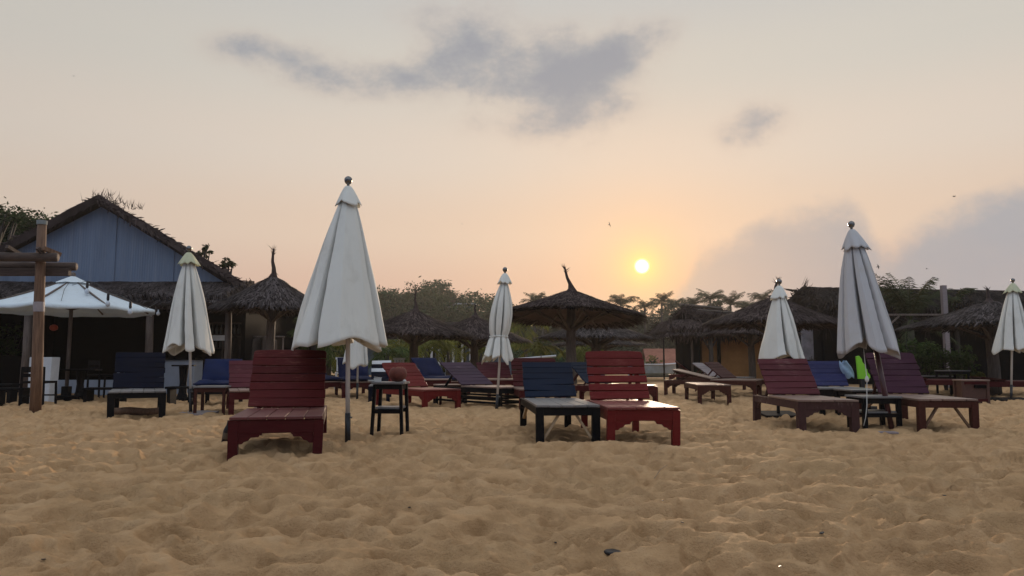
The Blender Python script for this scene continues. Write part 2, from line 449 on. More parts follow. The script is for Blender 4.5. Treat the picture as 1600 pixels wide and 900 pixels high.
M_dark = plain("dark_interior_boards", (0.005, 0.004, 0.004), 0.9, var=0.3, spec=0.05)
M_soot = plain("tarred_wall_boards", (0.005, 0.005, 0.006), 0.9, var=0.4, scale=3, spec=0.05)
M_ochre = plain("ochre_clay_wall", (0.34, 0.165, 0.055), 0.9, var=0.2, scale=2.5)
M_tile = None
def tile_mat():
    m, nt, b = new_mat("red_roof_tiles")
    n = tex(nt, 2, 5); w = tex(nt, 3.0, kind='ShaderNodeTexWave'); w.bands_direction = 'X'
    nt.links.new(ramp(nt, n.outputs[0], [(0.3, (0.24, 0.085, 0.05, 1)), (0.7, (0.36, 0.14, 0.085, 1))]), b.inputs['Base Color'])
    bump(nt, b, w.outputs[1], 0.5, 0.05); b.inputs['Roughness'].default_value = 0.8
    return m
M_tile = tile_mat()
M_plaster = plain("yellow_plaster", (0.38, 0.30, 0.17), 0.9)
M_bluewall = plain("blue_house_paint", (0.10, 0.155, 0.22), 0.7, var=0.15, scale=2)
M_whitep = plain("white_paint", (0.60, 0.62, 0.64), 0.6, var=0.08)
M_hull = plain("pale_blue_hull_paint", (0.42, 0.56, 0.68), 0.45, var=0.2, scale=4)
M_leafD = leaf_mat("dark_leaves", (0.010, 0.018, 0.008), (0.045, 0.070, 0.022))
M_leafM = leaf_mat("wood_leaves", (0.007, 0.022, 0.008), (0.036, 0.078, 0.022), 0.08)
M_leafH = leaf_mat("hazed_olive_leaves", (0.024, 0.032, 0.017), (0.085, 0.092, 0.048), 0.08)  # olive leaves paled: haze over the far trees is painted into the colour
M_leafY = leaf_mat("yellow_green_fronds", (0.040, 0.065, 0.012), (0.22, 0.21, 0.040), 0.35)
M_leafP = leaf_mat("palm_fronds", (0.016, 0.026, 0.012), (0.066, 0.078, 0.030), 0.15)
M_leafS = leaf_mat("shrub_leaves", (0.018, 0.038, 0.010), (0.085, 0.125, 0.032), 0.25)
M_trunk = bare_wood("tree_bark", (0.018, 0.014, 0.011), (0.055, 0.044, 0.036))
M_lime = plain("lime_plastic", (0.20, 0.55, 0.015), 0.5, var=0.1)
M_bag = plain("pale_blue_cloth", (0.30, 0.42, 0.58), 0.85, var=0.25, scale=12)
M_coco = plain("red_brown_husk", (0.13, 0.026, 0.015), 0.7, var=0.35, scale=25, bmp=0.5)
M_paper = plain("white_paper", (0.62, 0.62, 0.60), 0.8)
M_bottle = plain("brown_glass", (0.012, 0.006, 0.004), 0.3, var=0.2, spec=0.2)
M_tarp = plain("grey_brown_tarp", (0.075, 0.060, 0.052), 0.9, var=0.3, scale=4, spec=0.1)
M_crate = painted("red_crate_paint", (0.060, 0.020, 0.011), (0.09, 0.06, 0.04), 0.30, 0.5, grain=(3, 3, 3))
M_bird = plain("dark_feathers", (0.02, 0.02, 0.022), 0.8)
M_terr = plain("hill_soil", (0.05, 0.05, 0.025), 0.95, var=0.4, scale=0.3)

# ------------------------------------------------------------------ ground: one sand sheet out to the horizon
def fft_noise(shape, res, wl, seed, aniso=1.0, beta=2.0):
    rng = np.random.default_rng(seed)
    a = rng.standard_normal(shape); ky = np.fft.fftfreq(shape[0], res)[:, None] * aniso; kx = np.fft.fftfreq(shape[1], res)[None, :]
    k = np.sqrt(kx * kx + ky * ky); f = np.exp(-(k * wl) ** 2 / 2.0) + 0.0
    f /= (1 + (k * wl) ** beta)
    h = np.real(np.fft.ifft2(np.fft.fft2(a) * f)); return (h - h.mean()) / h.std()
RES = 0.015; X0, X1, Y0, Y1 = -15.0, 15.0, 1.0, 23.0
NX, NY = int((X1 - X0) / RES), int((Y1 - Y0) / RES)
def sand_map():
    sh = (NY, NX); rng = np.random.default_rng(5)
    h = np.full(sh, 0.030) + 0.006 * fft_noise(sh, RES, 0.25, 8)
    w = 19; yy, xx = np.mgrid[-w:w + 1, -w:w + 1] * RES
    for i in range(40000):
        cy = rng.integers(w, NY - w - 1); cx = rng.integers(w, NX - w - 1)
        a = rng.normal(0.15, 0.75); sc = rng.uniform(0.6, 1.35); L = sc * rng.uniform(0.065, 0.125); W = sc * rng.uniform(0.042, 0.068); D = sc * rng.uniform(0.022, 0.066)
        u = xx * math.cos(a) + yy * math.sin(a); v = -xx * math.sin(a) + yy * math.cos(a)
        v = v + rng.uniform(-0.02, 0.02)
        q = (u / L) ** 2 + (v / (W * np.where(v * math.cos(a) > 0, 0.48, 1.5))) ** 2
        b = -D + D * 1.15 * q + rng.normal(0, 0.006)
        p = h[cy - w:cy + w + 1, cx - w:cx + w + 1]
        k = 0.0012                                                   # soft minimum keeps the rims slightly rounded
        m = np.clip(0.5 + 0.5 * (p - b) / k, 0, 1)
        h[cy - w:cy + w + 1, cx - w:cx + w + 1] = p * (1 - m) + b * m - k * m * (1 - m)
    w2 = 8; y2, x2 = np.mgrid[-w2:w2 + 1, -w2:w2 + 1] * RES
    for i in range(26000):                                          # small crisp scuffs
        cy = rng.integers(w2, NY - w2 - 1); cx = rng.integers(w2, NX - w2 - 1)
        a = rng.normal(0.1, 0.9); sc = rng.uniform(0.5, 1.2); L = sc * 0.075; W = sc * 0.045; D = sc * rng.uniform(0.004, 0.020)
        u = x2 * math.cos(a) + y2 * math.sin(a); v = -x2 * math.sin(a) + y2 * math.cos(a)
        q = (u / L) ** 2 + (v / (W * np.where(v * math.cos(a) > 0, 0.6, 1.4))) ** 2
        h[cy - w2:cy + w2 + 1, cx - w2:cx + w2 + 1] -= D * np.clip(1 - q, 0, None)
    h += 0.010 * fft_noise(sh, RES, 0.9, 1) + 0.004 * fft_noise(sh, RES, 0.22, 7)
    h += 0.0034 * fft_noise(sh, RES, 0.05, 4) + 0.0022 * fft_noise(sh, RES, 0.025, 9)
    for i in range(260):                                            # a few fresh, deeper prints with raised rims
        cy = rng.integers(w, NY - w - 1); cx = rng.integers(w, NX - w - 1)
        a = rng.uniform(0, math.pi); u = xx * math.cos(a) + yy * math.sin(a); v = -xx * math.sin(a) + yy * math.cos(a)
        q = np.sqrt((u / 0.13) ** 2 + (v / 0.055) ** 2); D = rng.uniform(0.015, 0.035)
        h[cy - w:cy + w + 1, cx - w:cx + w + 1] += -D * np.exp(-q ** 4) + 0.35 * D * np.exp(-((q - 1.4) / 0.3) ** 2)
    return h - np.percentile(h, 62)
SAND = sand_map()
YS = np.arange(NY) * RES + Y0; XS = np.arange(NX) * RES + X0
def mound(x, y, sx, sy, k):
    global SAND
    SAND = SAND + k * np.exp(-((XS[None, :] - x) / sx) ** 2 - ((YS[:, None] - y) / sy) ** 2)
mound(-1.95, 6.5, 0.30, 0.40, 0.05); mound(0.85, 6.35, 0.55, 0.22, 0.055); mound(0.55, 7.7, 0.5, 0.6, -0.035)
mound(1.25, 7.4, 0.35, 0.5, -0.03); mound(3.5, 8.5, 0.4, 0.5, -0.03); mound(4.8, 8.6, 0.4, 0.5, -0.03)
def sand_h(x, y):
    fx = np.clip((x - X0) / RES, 0, NX - 1.001); fy = np.clip((y - Y0) / RES, 0, NY - 1.001)
    ix = fx.astype(int); iy = fy.astype(int); tx = fx - ix; ty = fy - iy
    h = (SAND[iy, ix] * (1 - tx) + SAND[iy, ix + 1] * tx) * (1 - ty) + (SAND[iy + 1, ix] * (1 - tx) + SAND[iy + 1, ix + 1] * tx) * ty
    e = np.minimum(np.minimum(x - X0, X1 - x) / 1.5, np.minimum((y - Y0) / 0.5, (Y1 - y) / 3.0))
    return h * np.clip(e, 0, 1)
def hill_h(x, y):                                                   # low wooded rise far behind, left of centre
    return 6.4 * np.exp(-((x + 15) / 19) ** 2 - ((y - 118) / 26) ** 2) + 2.0 * np.exp(-((x - 10) / 60) ** 2 - ((y - 140) / 30) ** 2)
def build_ground():
    ys = [-6, -3, 0, 0.8]
    y = 1.4
    while y < 420:
        ys.append(y); y += min(max(0.009, 0.0008 * y * y + 0.003), 0.06 * y + 0.0) if y < 24 else 0.08 * y
    ys = np.array(ys); nu = 780; u = np.linspace(-1, 1, nu)
    hw = 0.92 * np.abs(ys) + 1.4
    XX = u[None, :] * hw[:, None]; YY = np.repeat(ys[:, None], nu, 1)
    ZZ = sand_h(XX, YY) + hill_h(XX, YY)
    v = np.stack([XX, YY, ZZ], -1).reshape(-1, 3); ny = len(ys)
    i = (np.arange(ny - 1)[:, None] * nu + np.arange(nu - 1)[None, :]).reshape(-1)
    f = np.stack([i, i + 1, i + nu + 1, i + nu], -1)
    me = bpy.data.meshes.new("sand_ground")
    me.vertices.add(len(v)); me.vertices.foreach_set('co', v.astype(np.float32).ravel())
    me.loops.add(f.size); me.loops.foreach_set('vertex_index', f.astype(np.int32).ravel())
    me.polygons.add(len(f)); me.polygons.foreach_set('loop_start', np.arange(0, f.size, 4, dtype=np.int32))
    me.polygons.foreach_set('use_smooth', np.ones(len(f), dtype=bool))
    me.update(calc_edges=True); me.materials.append(M_sand)
    o = bpy.data.objects.new("sand_ground", me); C.objects.link(o); o['kind'] = 'structure'
    return ny
build_ground()
def gz(x, y): return float(sand_h(np.array([float(x)]), np.array([float(y)]))[0])

# ------------------------------------------------------------------ thatch
def shag(mb, f, n, L, W, lift, rng, vmin=0.0, tri=False):
    """leaf strips lying down the surface f(u,v), v running from the ridge to the eave"""
    for i in range(n):
        u = rng.random(); v = vmin + (1 - vmin) * rng.random()
        p = f(u, v); e = 0.01
        dv = (f(u, min(v + e, 1.0)) - f(u, v - e if v > e else 0)).normalized()
        du = (f((u + e) % 1.0 if u + e < 1 else u, v) - f(u - e if u > e else 0, v))
        if du.length < 1e-6: continue
        du.normalize(); nrm = du.cross(dv)
        if nrm.z < 0: nrm = -nrm
        a = rng.gauss(0, 0.30); d = dv * math.cos(a) + du * math.sin(a); s_ = (d.cross(nrm)).normalized()
        l = L * rng.uniform(0.6, 1.4); w = W * rng.uniform(0.6, 1.5); q = lift * rng.uniform(0.1, 1.5)
        p0 = p + nrm * 0.006; p1 = p + d * (l * 0.55) + nrm * q; p2 = p + d * l + nrm * (q * rng.uniform(0.0, 1.2)) - Vector((0, 0, 0.10 * l * rng.random()))
        mb.add([p0 - s_ * w, p0 + s_ * w, p1 + s_ * w * 1.1, p1 - s_ * w * 1.1, p2 + s_ * w * 0.35, p2 - s_ * w * 0.35], [(0, 1, 2, 3), (3, 2, 4, 5)])

def parasol(px, d, eave, apex, rad, label, post_r=0.10, seed=1, mat=None, tilt=(0, 0), finial=0.4, fin_bend=0.0, n=1500, py_post=None, base=0.0, sag=0.06, nst=8, post_mat=None):
    """thatched beach parasol; eave and apex given as heights"""
    rng = random.Random(seed); mat = mat or M_thatch; post_mat = post_mat or M_logD
    x = X(px, d)
    t = thing("thatched_parasol", label, "thatched parasol", (x, d, base), 0, "thatched parasols on log posts along the beach")
    H = apex - eave
    wob = [rng.uniform(-1, 1) for _ in range(12)]
    T = Matrix.Rotation(tilt[0], 3, 'X') @ Matrix.Rotation(tilt[1], 3, 'Y')
    piv = Vector((0, 0, eave - base))
    def f(u, v, off=0.0):
        a = 2 * math.pi * u
        k = 12 * u; i = int(k) % 12; w = wob[i] * (1 - k % 1) + wob[(i + 1) % 12] * (k % 1)
        r = rad * v * (1 + 0.05 * w)
        z = H * (1 - v) - sag * math.sin(math.pi * v) * H * 2 - 0.05 * w * v * H + off
        return T @ Vector((r * math.cos(a), r * math.sin(a), z)) + piv
    mb = MB(); n_a, n_r = 40, 8
    for off, flip in ((0.0, 0), (-0.09, 1)):
        vs_ = [f(i / n_a, j / n_r, off * (1 - 0.2 * j / n_r)) for j in range(1, n_r + 1) for i in range(n_a)] + [f(0, 0, off)]
        fs = []
        for j in range(n_r - 1):
            for i in range(n_a):
                q = (j * n_a + i, j * n_a + (i + 1) % n_a, (j + 1) * n_a + (i + 1) % n_a, (j + 1) * n_a + i)
                fs.append(q if not flip else q[::-1])
        for i in range(n_a):
            q = (len(vs_) - 1, (i + 1) % n_a, i); fs.append(q if flip else q[::-1])
        mb.add(vs_, fs)
    fs2 = []; ring = []
    for i in range(n_a):
        ring += [f(i / n_a, 1, 0.0), f(i / n_a, 1, -0.072)]
    mb.add(ring, [(2 * i, 2 * i + 1, (2 * i + 3) % (2 * n_a), (2 * i + 2) % (2 * n_a)) for i in range(n_a)])
    L = 0.20 + 0.09 * rad; n = int(n * 1.9)
    shag(mb, lambda u, v: f(u, v ** 0.55), n, L, 0.006 + 0.004 * rad, 0.022, rng)
    shag(mb, lambda u, v: f(u, 0.93 + 0.07 * v), int(n * 0.3), L * 0.6, 0.006 + 0.003 * rad, 0.02, rng)
    shag(mb, lambda u, v: f(u, 0.86 + 0.14 * v, -0.10), int(n * 0.12), L * 0.5, 0.014, 0.01, rng)
    mb.build("thatch_roof", mat, t)
    # post
    p = MB(); e_top = piv + T @ Vector((0, 0, H * 0.80))
    p.tube([(0, 0, -0.15), (0.01, 0, 0.6), (-0.01, 0.01, 1.2), tuple(e_top)], [post_r * 1.15, post_r, post_r * 0.95, post_r * 0.8], 10)
    p.build("post", post_mat, t, smooth=True)
    zj = eave - base - 0.36
    for k in range(nst):
        a = 2 * math.pi * (k + 0.35) / nst
        b = MB(); q = f((k + 0.35) / nst, 0.60, -0.12)
        b.tube([(math.cos(a) * post_r * 0.7, math.sin(a) * post_r * 0.7, zj + rng.uniform(-0.08, 0.08)), tuple(q)], [post_r * 0.30, post_r * 0.24], 6)
        b.build("strut", post_mat, t, smooth=True)
        b = MB()
        b.tube([tuple(f((k + 0.35) / nst, 0.06, -0.14)), tuple(f((k + 0.35) / nst, 0.5, -0.125)), tuple(f((k + 0.35) / nst, 0.965, -0.10))], [0.03, 0.028, 0.022], 6)
        b.build("rafter", post_mat, t, smooth=True)
    # finial: bound tuft of leaf ends
    if finial:
        m = MB(); ap = f(0, 0)
        def ax(s): return ap + Vector((-fin_bend * finial * (s ** 1.2) + 0.03 * math.sin(s * 7) * finial, 0, s * finial - 0.05))
        m.tube([ax(s) for s in (0, 0.15, 0.35, 0.6, 0.85, 1.0)], [0.17 * rad * 0.55, 0.085 * rad * 0.6, 0.045, 0.034, 0.028, 0.02], 8)
        for k in range(16):
            s = rng.choice((0.8, 0.9, 1.0, 0.97)); p0 = ax(s); a = rng.uniform(0, 6.28); q = rng.uniform(0.08, 0.2) * (0.5 + finial)
            dirv = Vector((math.cos(a) * 0.55, math.sin(a) * 0.55, rng.uniform(0.3, 1))).normalized(); s_ = dirv.cross(Vector((0.3, 1, 0.1))).normalized() * 0.010
            m.add([p0 - s_, p0 + s_, p0 + dirv * q], [(0, 1, 2)])
        for k in range(14):
            a = rng.uniform(0, 6.28); p0 = ax(rng.uniform(0, 0.3)); dirv = Vector((math.cos(a), math.sin(a), -0.6)).normalized(); s_ = Vector((-math.sin(a), math.cos(a), 0)) * 0.02
            m.add([p0 - s_, p0 + s_, p0 + dirv * 0.18], [(0, 1, 2)])
        m.build("finial", M_thatch, t)
    return t

# ------------------------------------------------------------------ foliage
def leaf(mb, p, s, rng, up=0.3):
    a = Vector((rng.gauss(0, 1), rng.gauss(0, 1), rng.gauss(0, 0.6))).normalized()
    n = Vector((rng.gauss(0, 1), rng.gauss(0, 1), rng.gauss(up, 0.8)))
    b = a.cross(n)
    if b.length < 1e-4: return
    b.normalize(); l = s * rng.uniform(0.6, 1.3); w = l * rng.uniform(0.28, 0.5)
    mb.add([p - a * l * 0.5, p + b * w * 0.5, p + a * l * 0.5, p - b * w * 0.5], [(0, 1, 2, 3)])
def clumps(mb, c, rad, ncl, nl, size, rng, spread=0.32, hollow=0.45):
    c = Vector(c)
    for i in range(ncl):
        d = Vector((rng.gauss(0, 1), rng.gauss(0, 1), rng.gauss(0.15, 1))).normalized()
        k = (hollow + (1 - hollow) * rng.random())
        q = c + Vector((d.x * rad[0], d.y * rad[1], d.z * rad[2])) * k
        r = spread * min(rad) * rng.uniform(0.6, 1.4)
        for j in range(nl):
            leaf(mb, q + Vector((rng.gauss(0, r * 0.6), rng.gauss(0, r * 0.6), rng.gauss(0, r * 0.42))), size, rng)
def tree(name, label, cat, x, y, h, rad, seed, mat, base=0.0, ncl=60, nl=34, size=0.3, group=None, trunk_r=0.16, crown_z=None, spread=0.32):
    rng = random.Random(seed); t = thing(name, label, cat, (x, y, base), 0, group)
    cz = crown_z if crown_z else h - rad[2]
    m = MB(); m.tube([(0, 0, -0.3), (0.05, 0, cz * 0.5), (0, 0.05, cz)], [trunk_r, trunk_r * 0.75, trunk_r * 0.4], 8)
    for k in range(7):
        a = rng.uniform(0, 6.28); z0 = cz * rng.uniform(0.45, 0.95); e = Vector((math.cos(a) * rad[0] * 0.7, math.sin(a) * rad[1] * 0.7, cz + rng.uniform(-0.2, 0.6) * rad[2]))
        m.tube([(0, 0, z0), (e.x * 0.5, e.y * 0.5, (z0 + e.z) / 2 + 0.1), tuple(e)], [trunk_r * 0.4, trunk_r * 0.28, trunk_r * 0.1], 6)
    m.build("trunk", M_trunk, t, smooth=True)
    c = MB(); clumps(c, (0, 0, cz), rad, ncl, nl, size, rng, spread); c.build("crown", mat, t)
    return t
def shrub(label, x, y, h, w, seed, mat, base=0.0, size=0.10, n=26, nl=30, group=None, name="leafy_shrub", cat="shrub"):
    rng = random.Random(seed); t = thing(name, label, cat, (x, y, base), 0, group)
    m = MB()
    for k in range(7):
        a = rng.uniform(0, 6.28); r = rng.uniform(0.2, 0.8) * w
        m.tube([(0.05 * math.cos(a), 0.05 * math.sin(a), -0.1), (r * 0.5 * math.cos(a), r * 0.5 * math.sin(a), h * 0.5), (r * math.cos(a), r * 0.6 * math.sin(a), h * rng.uniform(0.75, 1.0))], [0.02, 0.014, 0.006], 5)
    m.build("stems", M_trunk, t)
    c = MB(); clumps(c, (0, 0, h * 0.55), (w, w * 0.7, h * 0.5), n, nl, size, rng, 0.35, 0.3); c.build("foliage", mat, t)
    return t

def palm_crown(seed, nfr, Lf, erect=0.5, nl=22, droop=1.0, wl=0.30, lw=0.022):
    rng = random.Random(seed); m = MB()
    for k in range(nfr):
        a = 2 * math.pi * k / nfr * 2.618 + rng.uniform(-0.3, 0.3)
        e = R(rng.uniform(-15, 55) if rng.random() > erect else rng.uniform(45, 85))
        L = Lf * rng.uniform(0.8, 1.15); hd = Vector((math.cos(a), math.sin(a), 0)); p = Vector((0, 0, 0)); pts = [p.copy()]; ns = 9
        for s in range(ns):
            p = p + (hd * math.cos(e) + Vector((0, 0, math.sin(e)))) * (L / ns); pts.append(p.copy()); e -= R(rng.uniform(8, 15)) * droop
        side = Vector((-hd.y, hd.x, 0))
        m.tube(pts, [0.022 * Lf ** 0.5 * (1 - 0.85 * i / ns) for i in range(ns + 1)], 4, cap=False)
        for j in range(nl):
            s = (0.12 + 0.88 * j / nl); i = min(int(s * ns), ns - 1); q = pts[i].lerp(pts[i + 1], s * ns - i); tg = (pts[i + 1] - pts[i]).normalized()
            ll = wl * L * (math.sin(math.pi * min(1, s * 0.85 + 0.12)) ** 0.6) * rng.uniform(0.8, 1.15)
            for sg in (-1, 1):
                dirv = (tg * 0.75 + side * sg * 0.9 + Vector((0, 0, rng.uniform(-0.75, 0.05)))).normalized()
                w = tg * (lw * L ** 0.5)
                mid = q + dirv * ll * 0.5
                m.add([q - w * 0.6, q + w * 0.6, mid + w, mid - w, q + dirv * ll - Vector((0, 0, 0.25 * ll))], [(0, 1, 2, 3), (3, 2, 4)])
    me = bpy.data.meshes.new("palm_crown"); me.from_pydata(m.v, [], m.f); me.update(); return me
CROWNS = {}
def palm(label, x, y, base, h, crown, mat, trunk_r=0.13, group=None, scale=1.0, yaw=0.0, lean=0.0, name="palm_tree"):
    t = thing(name, label, "palm", (x, y, base), yaw, group)
    m = MB(); m.tube([(0, 0, -0.2), (lean * 0.3, 0, h * 0.5), (lean, 0, h)], [trunk_r * 1.3, trunk_r, trunk_r * 0.8], 8); m.build("trunk", M_trunk, t, smooth=True)
    key = (crown, mat.name)
    if key not in CROWNS:
        me = palm_crown(*crown); me.materials.append(mat); CROWNS[key] = me
    o = bpy.data.objects.new("crown", CROWNS[key]); C.objects.link(o); o.parent = t; o.location = (lean, 0, h); o.scale = (scale,) * 3
    return t

# ------------------------------------------------------------------ loungers
LG = "slatted wooden sun loungers on the sand"
def lounger(x, y, yaw, label, back, seat, frame, w=0.66, L=1.9, hs=0.32, hinge=1.15, lb=0.64, top=0.85, style='ornate', apron=0.10, leg=0.07, planks=7, seed=1, brace=None, cushion=None, z=0.0, round_top=True, white=None, noback=False, group=LG, detail=True, gap=0.007):
    """origin under the middle of the foot end; the head end lies along local +Y"""
    rng = random.Random(seed)
    t = thing("sun_lounger", label, "sun lounger", (x, y, z), R(yaw), group)
    # seat boards run lengthwise
    m = MB(); nb = 5; bw = w / nb; ln = L if noback else hinge + 0.02
    for i in range(nb):
        m.box((-w / 2 + bw * (i + 0.5), ln / 2 - 0.012 + rng.uniform(-0.003, 0.003), hs - 0.011 + rng.uniform(-0.002, 0.002)), (bw - 0.006, ln, 0.022), Matrix.Rotation(rng.gauss(0, 0.003), 3, 'Z'))
    m.build("seat", seat, t, bevel=0.003)
    # frame
    zr = hs - 0.024
    xi = w / 2 - 0.022
    for sgn in (-1, 1):
        m = MB(); m.box((sgn * xi, L / 2, zr - apron / 2), (0.036, L - 0.08, apron)); m.build("side_rail", frame, t, bevel=0.004)
    m = MB(); m.box((0, 0.02, zr - apron / 2), (w - 2 * leg + 0.02, 0.034, apron))
    if style == 'ornate':
        bl = 0.16 * w / 0.66; bh = 0.085
        prof = [(0, 0), (0, -bh), (0.03, -bh), (0.045, -bh * 0.80), (0.075, -bh * 0.70), (0.095, -bh * 0.42), (bl - 0.02, -bh * 0.38), (bl - 0.01, -bh * 0.14), (bl, -bh * 0.1), (bl, 0)]
        x0 = -w / 2 + leg - 0.004
        m.prism(prof, (x0, 0.036, zr - apron + 0.002), (1, 0, 0), (0, 0, 1), 0.030)
        m.prism([(-p[0], p[1]) for p in prof][::-1], (-x0, 0.036, zr - apron + 0.002), (1, 0, 0), (0, 0, 1), 0.030)
    m.build("foot_rail", frame, t, bevel=0.003)
    m = MB(); m.box((0, L - 0.02, zr - apron / 2), (w - 2 * leg + 0.02, 0.034, apron)); m.build("head_rail", frame, t, bevel=0.003)
    for sy, yy in ((0, leg / 2 - 0.003), (1, L - leg / 2)):
        for sgn in (-1, 1):
            m = MB(); xx = sgn * (w / 2 - leg / 2 + 0.003); hgt = zr - 0.001
            m.box((xx, yy, (hgt - 0.10) / 2), (leg, leg, hgt + 0.10), Matrix.Rotation(rng.gauss(0, 0.012), 3, 'Y'))
            if style == 'ornate' and detail:
                pr = [(0, 0), (0, -0.09), (0.03, -0.085), (0.06, -0.055), (0.10, -0.04), (0.15, -0.005), (0.15, 0)]
                sg = 1 if sy == 0 else -1; yb = yy + sg * (leg / 2 - 0.003)
                if sg == 1: m.prism(pr, (xx - 0.012, yb, zr - apron + 0.003), (0, 1, 0), (0, 0, 1), 0.024)
                else: m.prism([(-p[0], p[1]) for p in pr][::-1], (xx - 0.012, yb, zr - apron + 0.003), (0, 1, 0), (0, 0, 1), 0.024)
            m.build("leg", frame, t, bevel=0.004)
    if brace is not None:
        for sgn in (-1, 1):
            m = MB(); m.beam((sgn * (w / 2 - leg), 0.055, 0.03), (sgn * (w / 2 - leg - 0.17), 0.065, zr - apron * 0.35), 0.022, 0.036, (0, 1, 0)); m.build("brace", brace, t)
        m = MB(); m.beam((-(w / 2 - leg * 0.5), L - 0.5, zr - apron + 0.01), (-(w / 2 - leg * 0.5), L - 0.10, 0.10), 0.03, 0.036); m.build("brace", brace, t)
    if style == 'rails':
        for zz in (0.08, 0.16):
            m = MB(); m.box((0, 0.05, zz), (w - 0.1, 0.025, 0.035)); m.build("stretcher", frame, t)
            for sgn in (-1, 1):
                m = MB(); m.box((sgn * (w / 2 - 0.03), L / 2, zz), (0.025, L - 0.1, 0.035)); m.build("stretcher", frame, t)
    if noback: return t
    # backrest: boards across, on two battens, held by a prop
    ang = math.asin(max(0.05, min(0.98, (top - hs) / lb)))
    o = Vector((0, hinge, hs + 0.004)); up = Vector((0, math.cos(ang), math.sin(ang))); nrm = Vector((0, -math.sin(ang), math.cos(ang)))
    m = MB(); ph = lb / planks; bk = None; wm = MB()
    wb = w * 0.97
    for i in range(planks):
        a0 = i * ph + gap * 0.5 + rng.uniform(-0.002, 0.002); hh = ph - gap * rng.uniform(0.5, 1.5); tw = rng.gauss(0, 0.005)
        tgt = wm if (white and i in white) else m
        dx = rng.gauss(0, 0.004)
        if i == planks - 1 and round_top:
            r = hh * 0.42; pts = [(-wb / 2, 0), (wb / 2, 0)]
            pts += [(wb / 2 - r + r * math.cos(q), hh - r + r * math.sin(q)) for q in [k * math.pi / 10 for k in range(6)]]
            pts += [(wb * 0.25, hh + 0.006), (-wb * 0.2, hh + 0.007)]
            pts += [(-wb / 2 + r + r * math.cos(q), hh - r + r * math.sin(q)) for q in [math.pi / 2 + k * math.pi / 10 for k in range(6)]]
        else:
            pts = [(-wb / 2, -tw), (wb / 2, tw), (wb / 2, hh + tw), (-wb / 2, hh - tw)]
        tgt.prism(pts, o + up * a0 + Vector((dx, 0, 0)), (1, 0, 0), up, 0.020)
    bk = m.build("backrest", back, t, bevel=0.0025)
    if white: 
        wo = wm.build("white_slats", M_whitep, t, bevel=0.0025)
    for sgn in (-1, 1):
        bm_ = MB(); q = o + Vector((sgn * w * 0.34, 0, 0)) - nrm * 0.017
        bm_.beam(q, q + up * (lb - 0.03), 0.05, 0.03, nrm); bm_.build("backrest_batten", frame, t)
    q = o + up * lb * 0.62 - nrm * 0.035
    for sgn in (-1, 1):
        pr = MB(); pr.beam((sgn * w * 0.27, q.y, q.z), (sgn * w * 0.27, min(q.y + 0.28, L - 0.05), hs - 0.06), 0.03, 0.03); pr.build("back_prop", frame, t)
    if cushion is not None:
        c = cushion_mesh((0, hinge * 0.5, hs + 0.05), (w * 0.98, hinge, 0.10), seed, None); c.build("seat_cushion", cushion, t, smooth=True)
        Mx = Matrix.Rotation(ang, 3, 'X')
        c = cushion_mesh(tuple(o + up * lb * 0.52 + nrm * 0.07), (w * 0.98, lb * 1.05, 0.12), seed + 1, Mx); c.build("back_cushion", cushion, t, smooth=True)
    return t

def cushion_mesh(c, size, seed, M=None, n=12, puff=0.35, noise=0.018):
    rng = random.Random(seed); mb = MB(); c = Vector(c)
    ph = [(rng.uniform(3, 9), rng.uniform(3, 9), rng.uniform(0, 6.28)) for _ in range(5)]
    def pt(u, v, sgn):
        a, b = abs(2 * u - 1), abs(2 * v - 1)
        k = (max(0.0, 1 - a ** 5) * max(0.0, 1 - b ** 5)) ** 0.5
        dz = sum(math.sin(f * u + g * v + q) for f, g, q in ph) * noise * 0.4
        p = Vector(((u - 0.5) * size[0], (v - 0.5) * size[1], sgn * size[2] * 0.5 * (0.25 + 0.75 * k) + dz * k))
        return c + (M @ p if M is not None else p)
    for sgn in (1, -1):
        vs_ = [pt(i / n, j / n, sgn) for j in range(n + 1) for i in range(n + 1)]
        fs = []
        for j in range(n):
            for i in range(n):
                q = (j * (n + 1) + i, j * (n + 1) + i + 1, (j + 1) * (n + 1) + i + 1, (j + 1) * (n + 1) + i); fs.append(q if sgn > 0 else q[::-1])
        mb.add(vs_, fs)
    per = [(i / n, 0) for i in range(n)] + [(1, j / n) for j in range(n)] + [(1 - i / n, 1) for i in range(n)] + [(0, 1 - j / n) for j in range(n)]
    rr = [pt(u, v, 1) for u, v in per] + [pt(u, v, -1) for u, v in per]; k = len(per)
    mb.add(rr, [(i, i + k, (i + 1) % k + k, (i + 1) % k) for i in range(k)])
    return mb

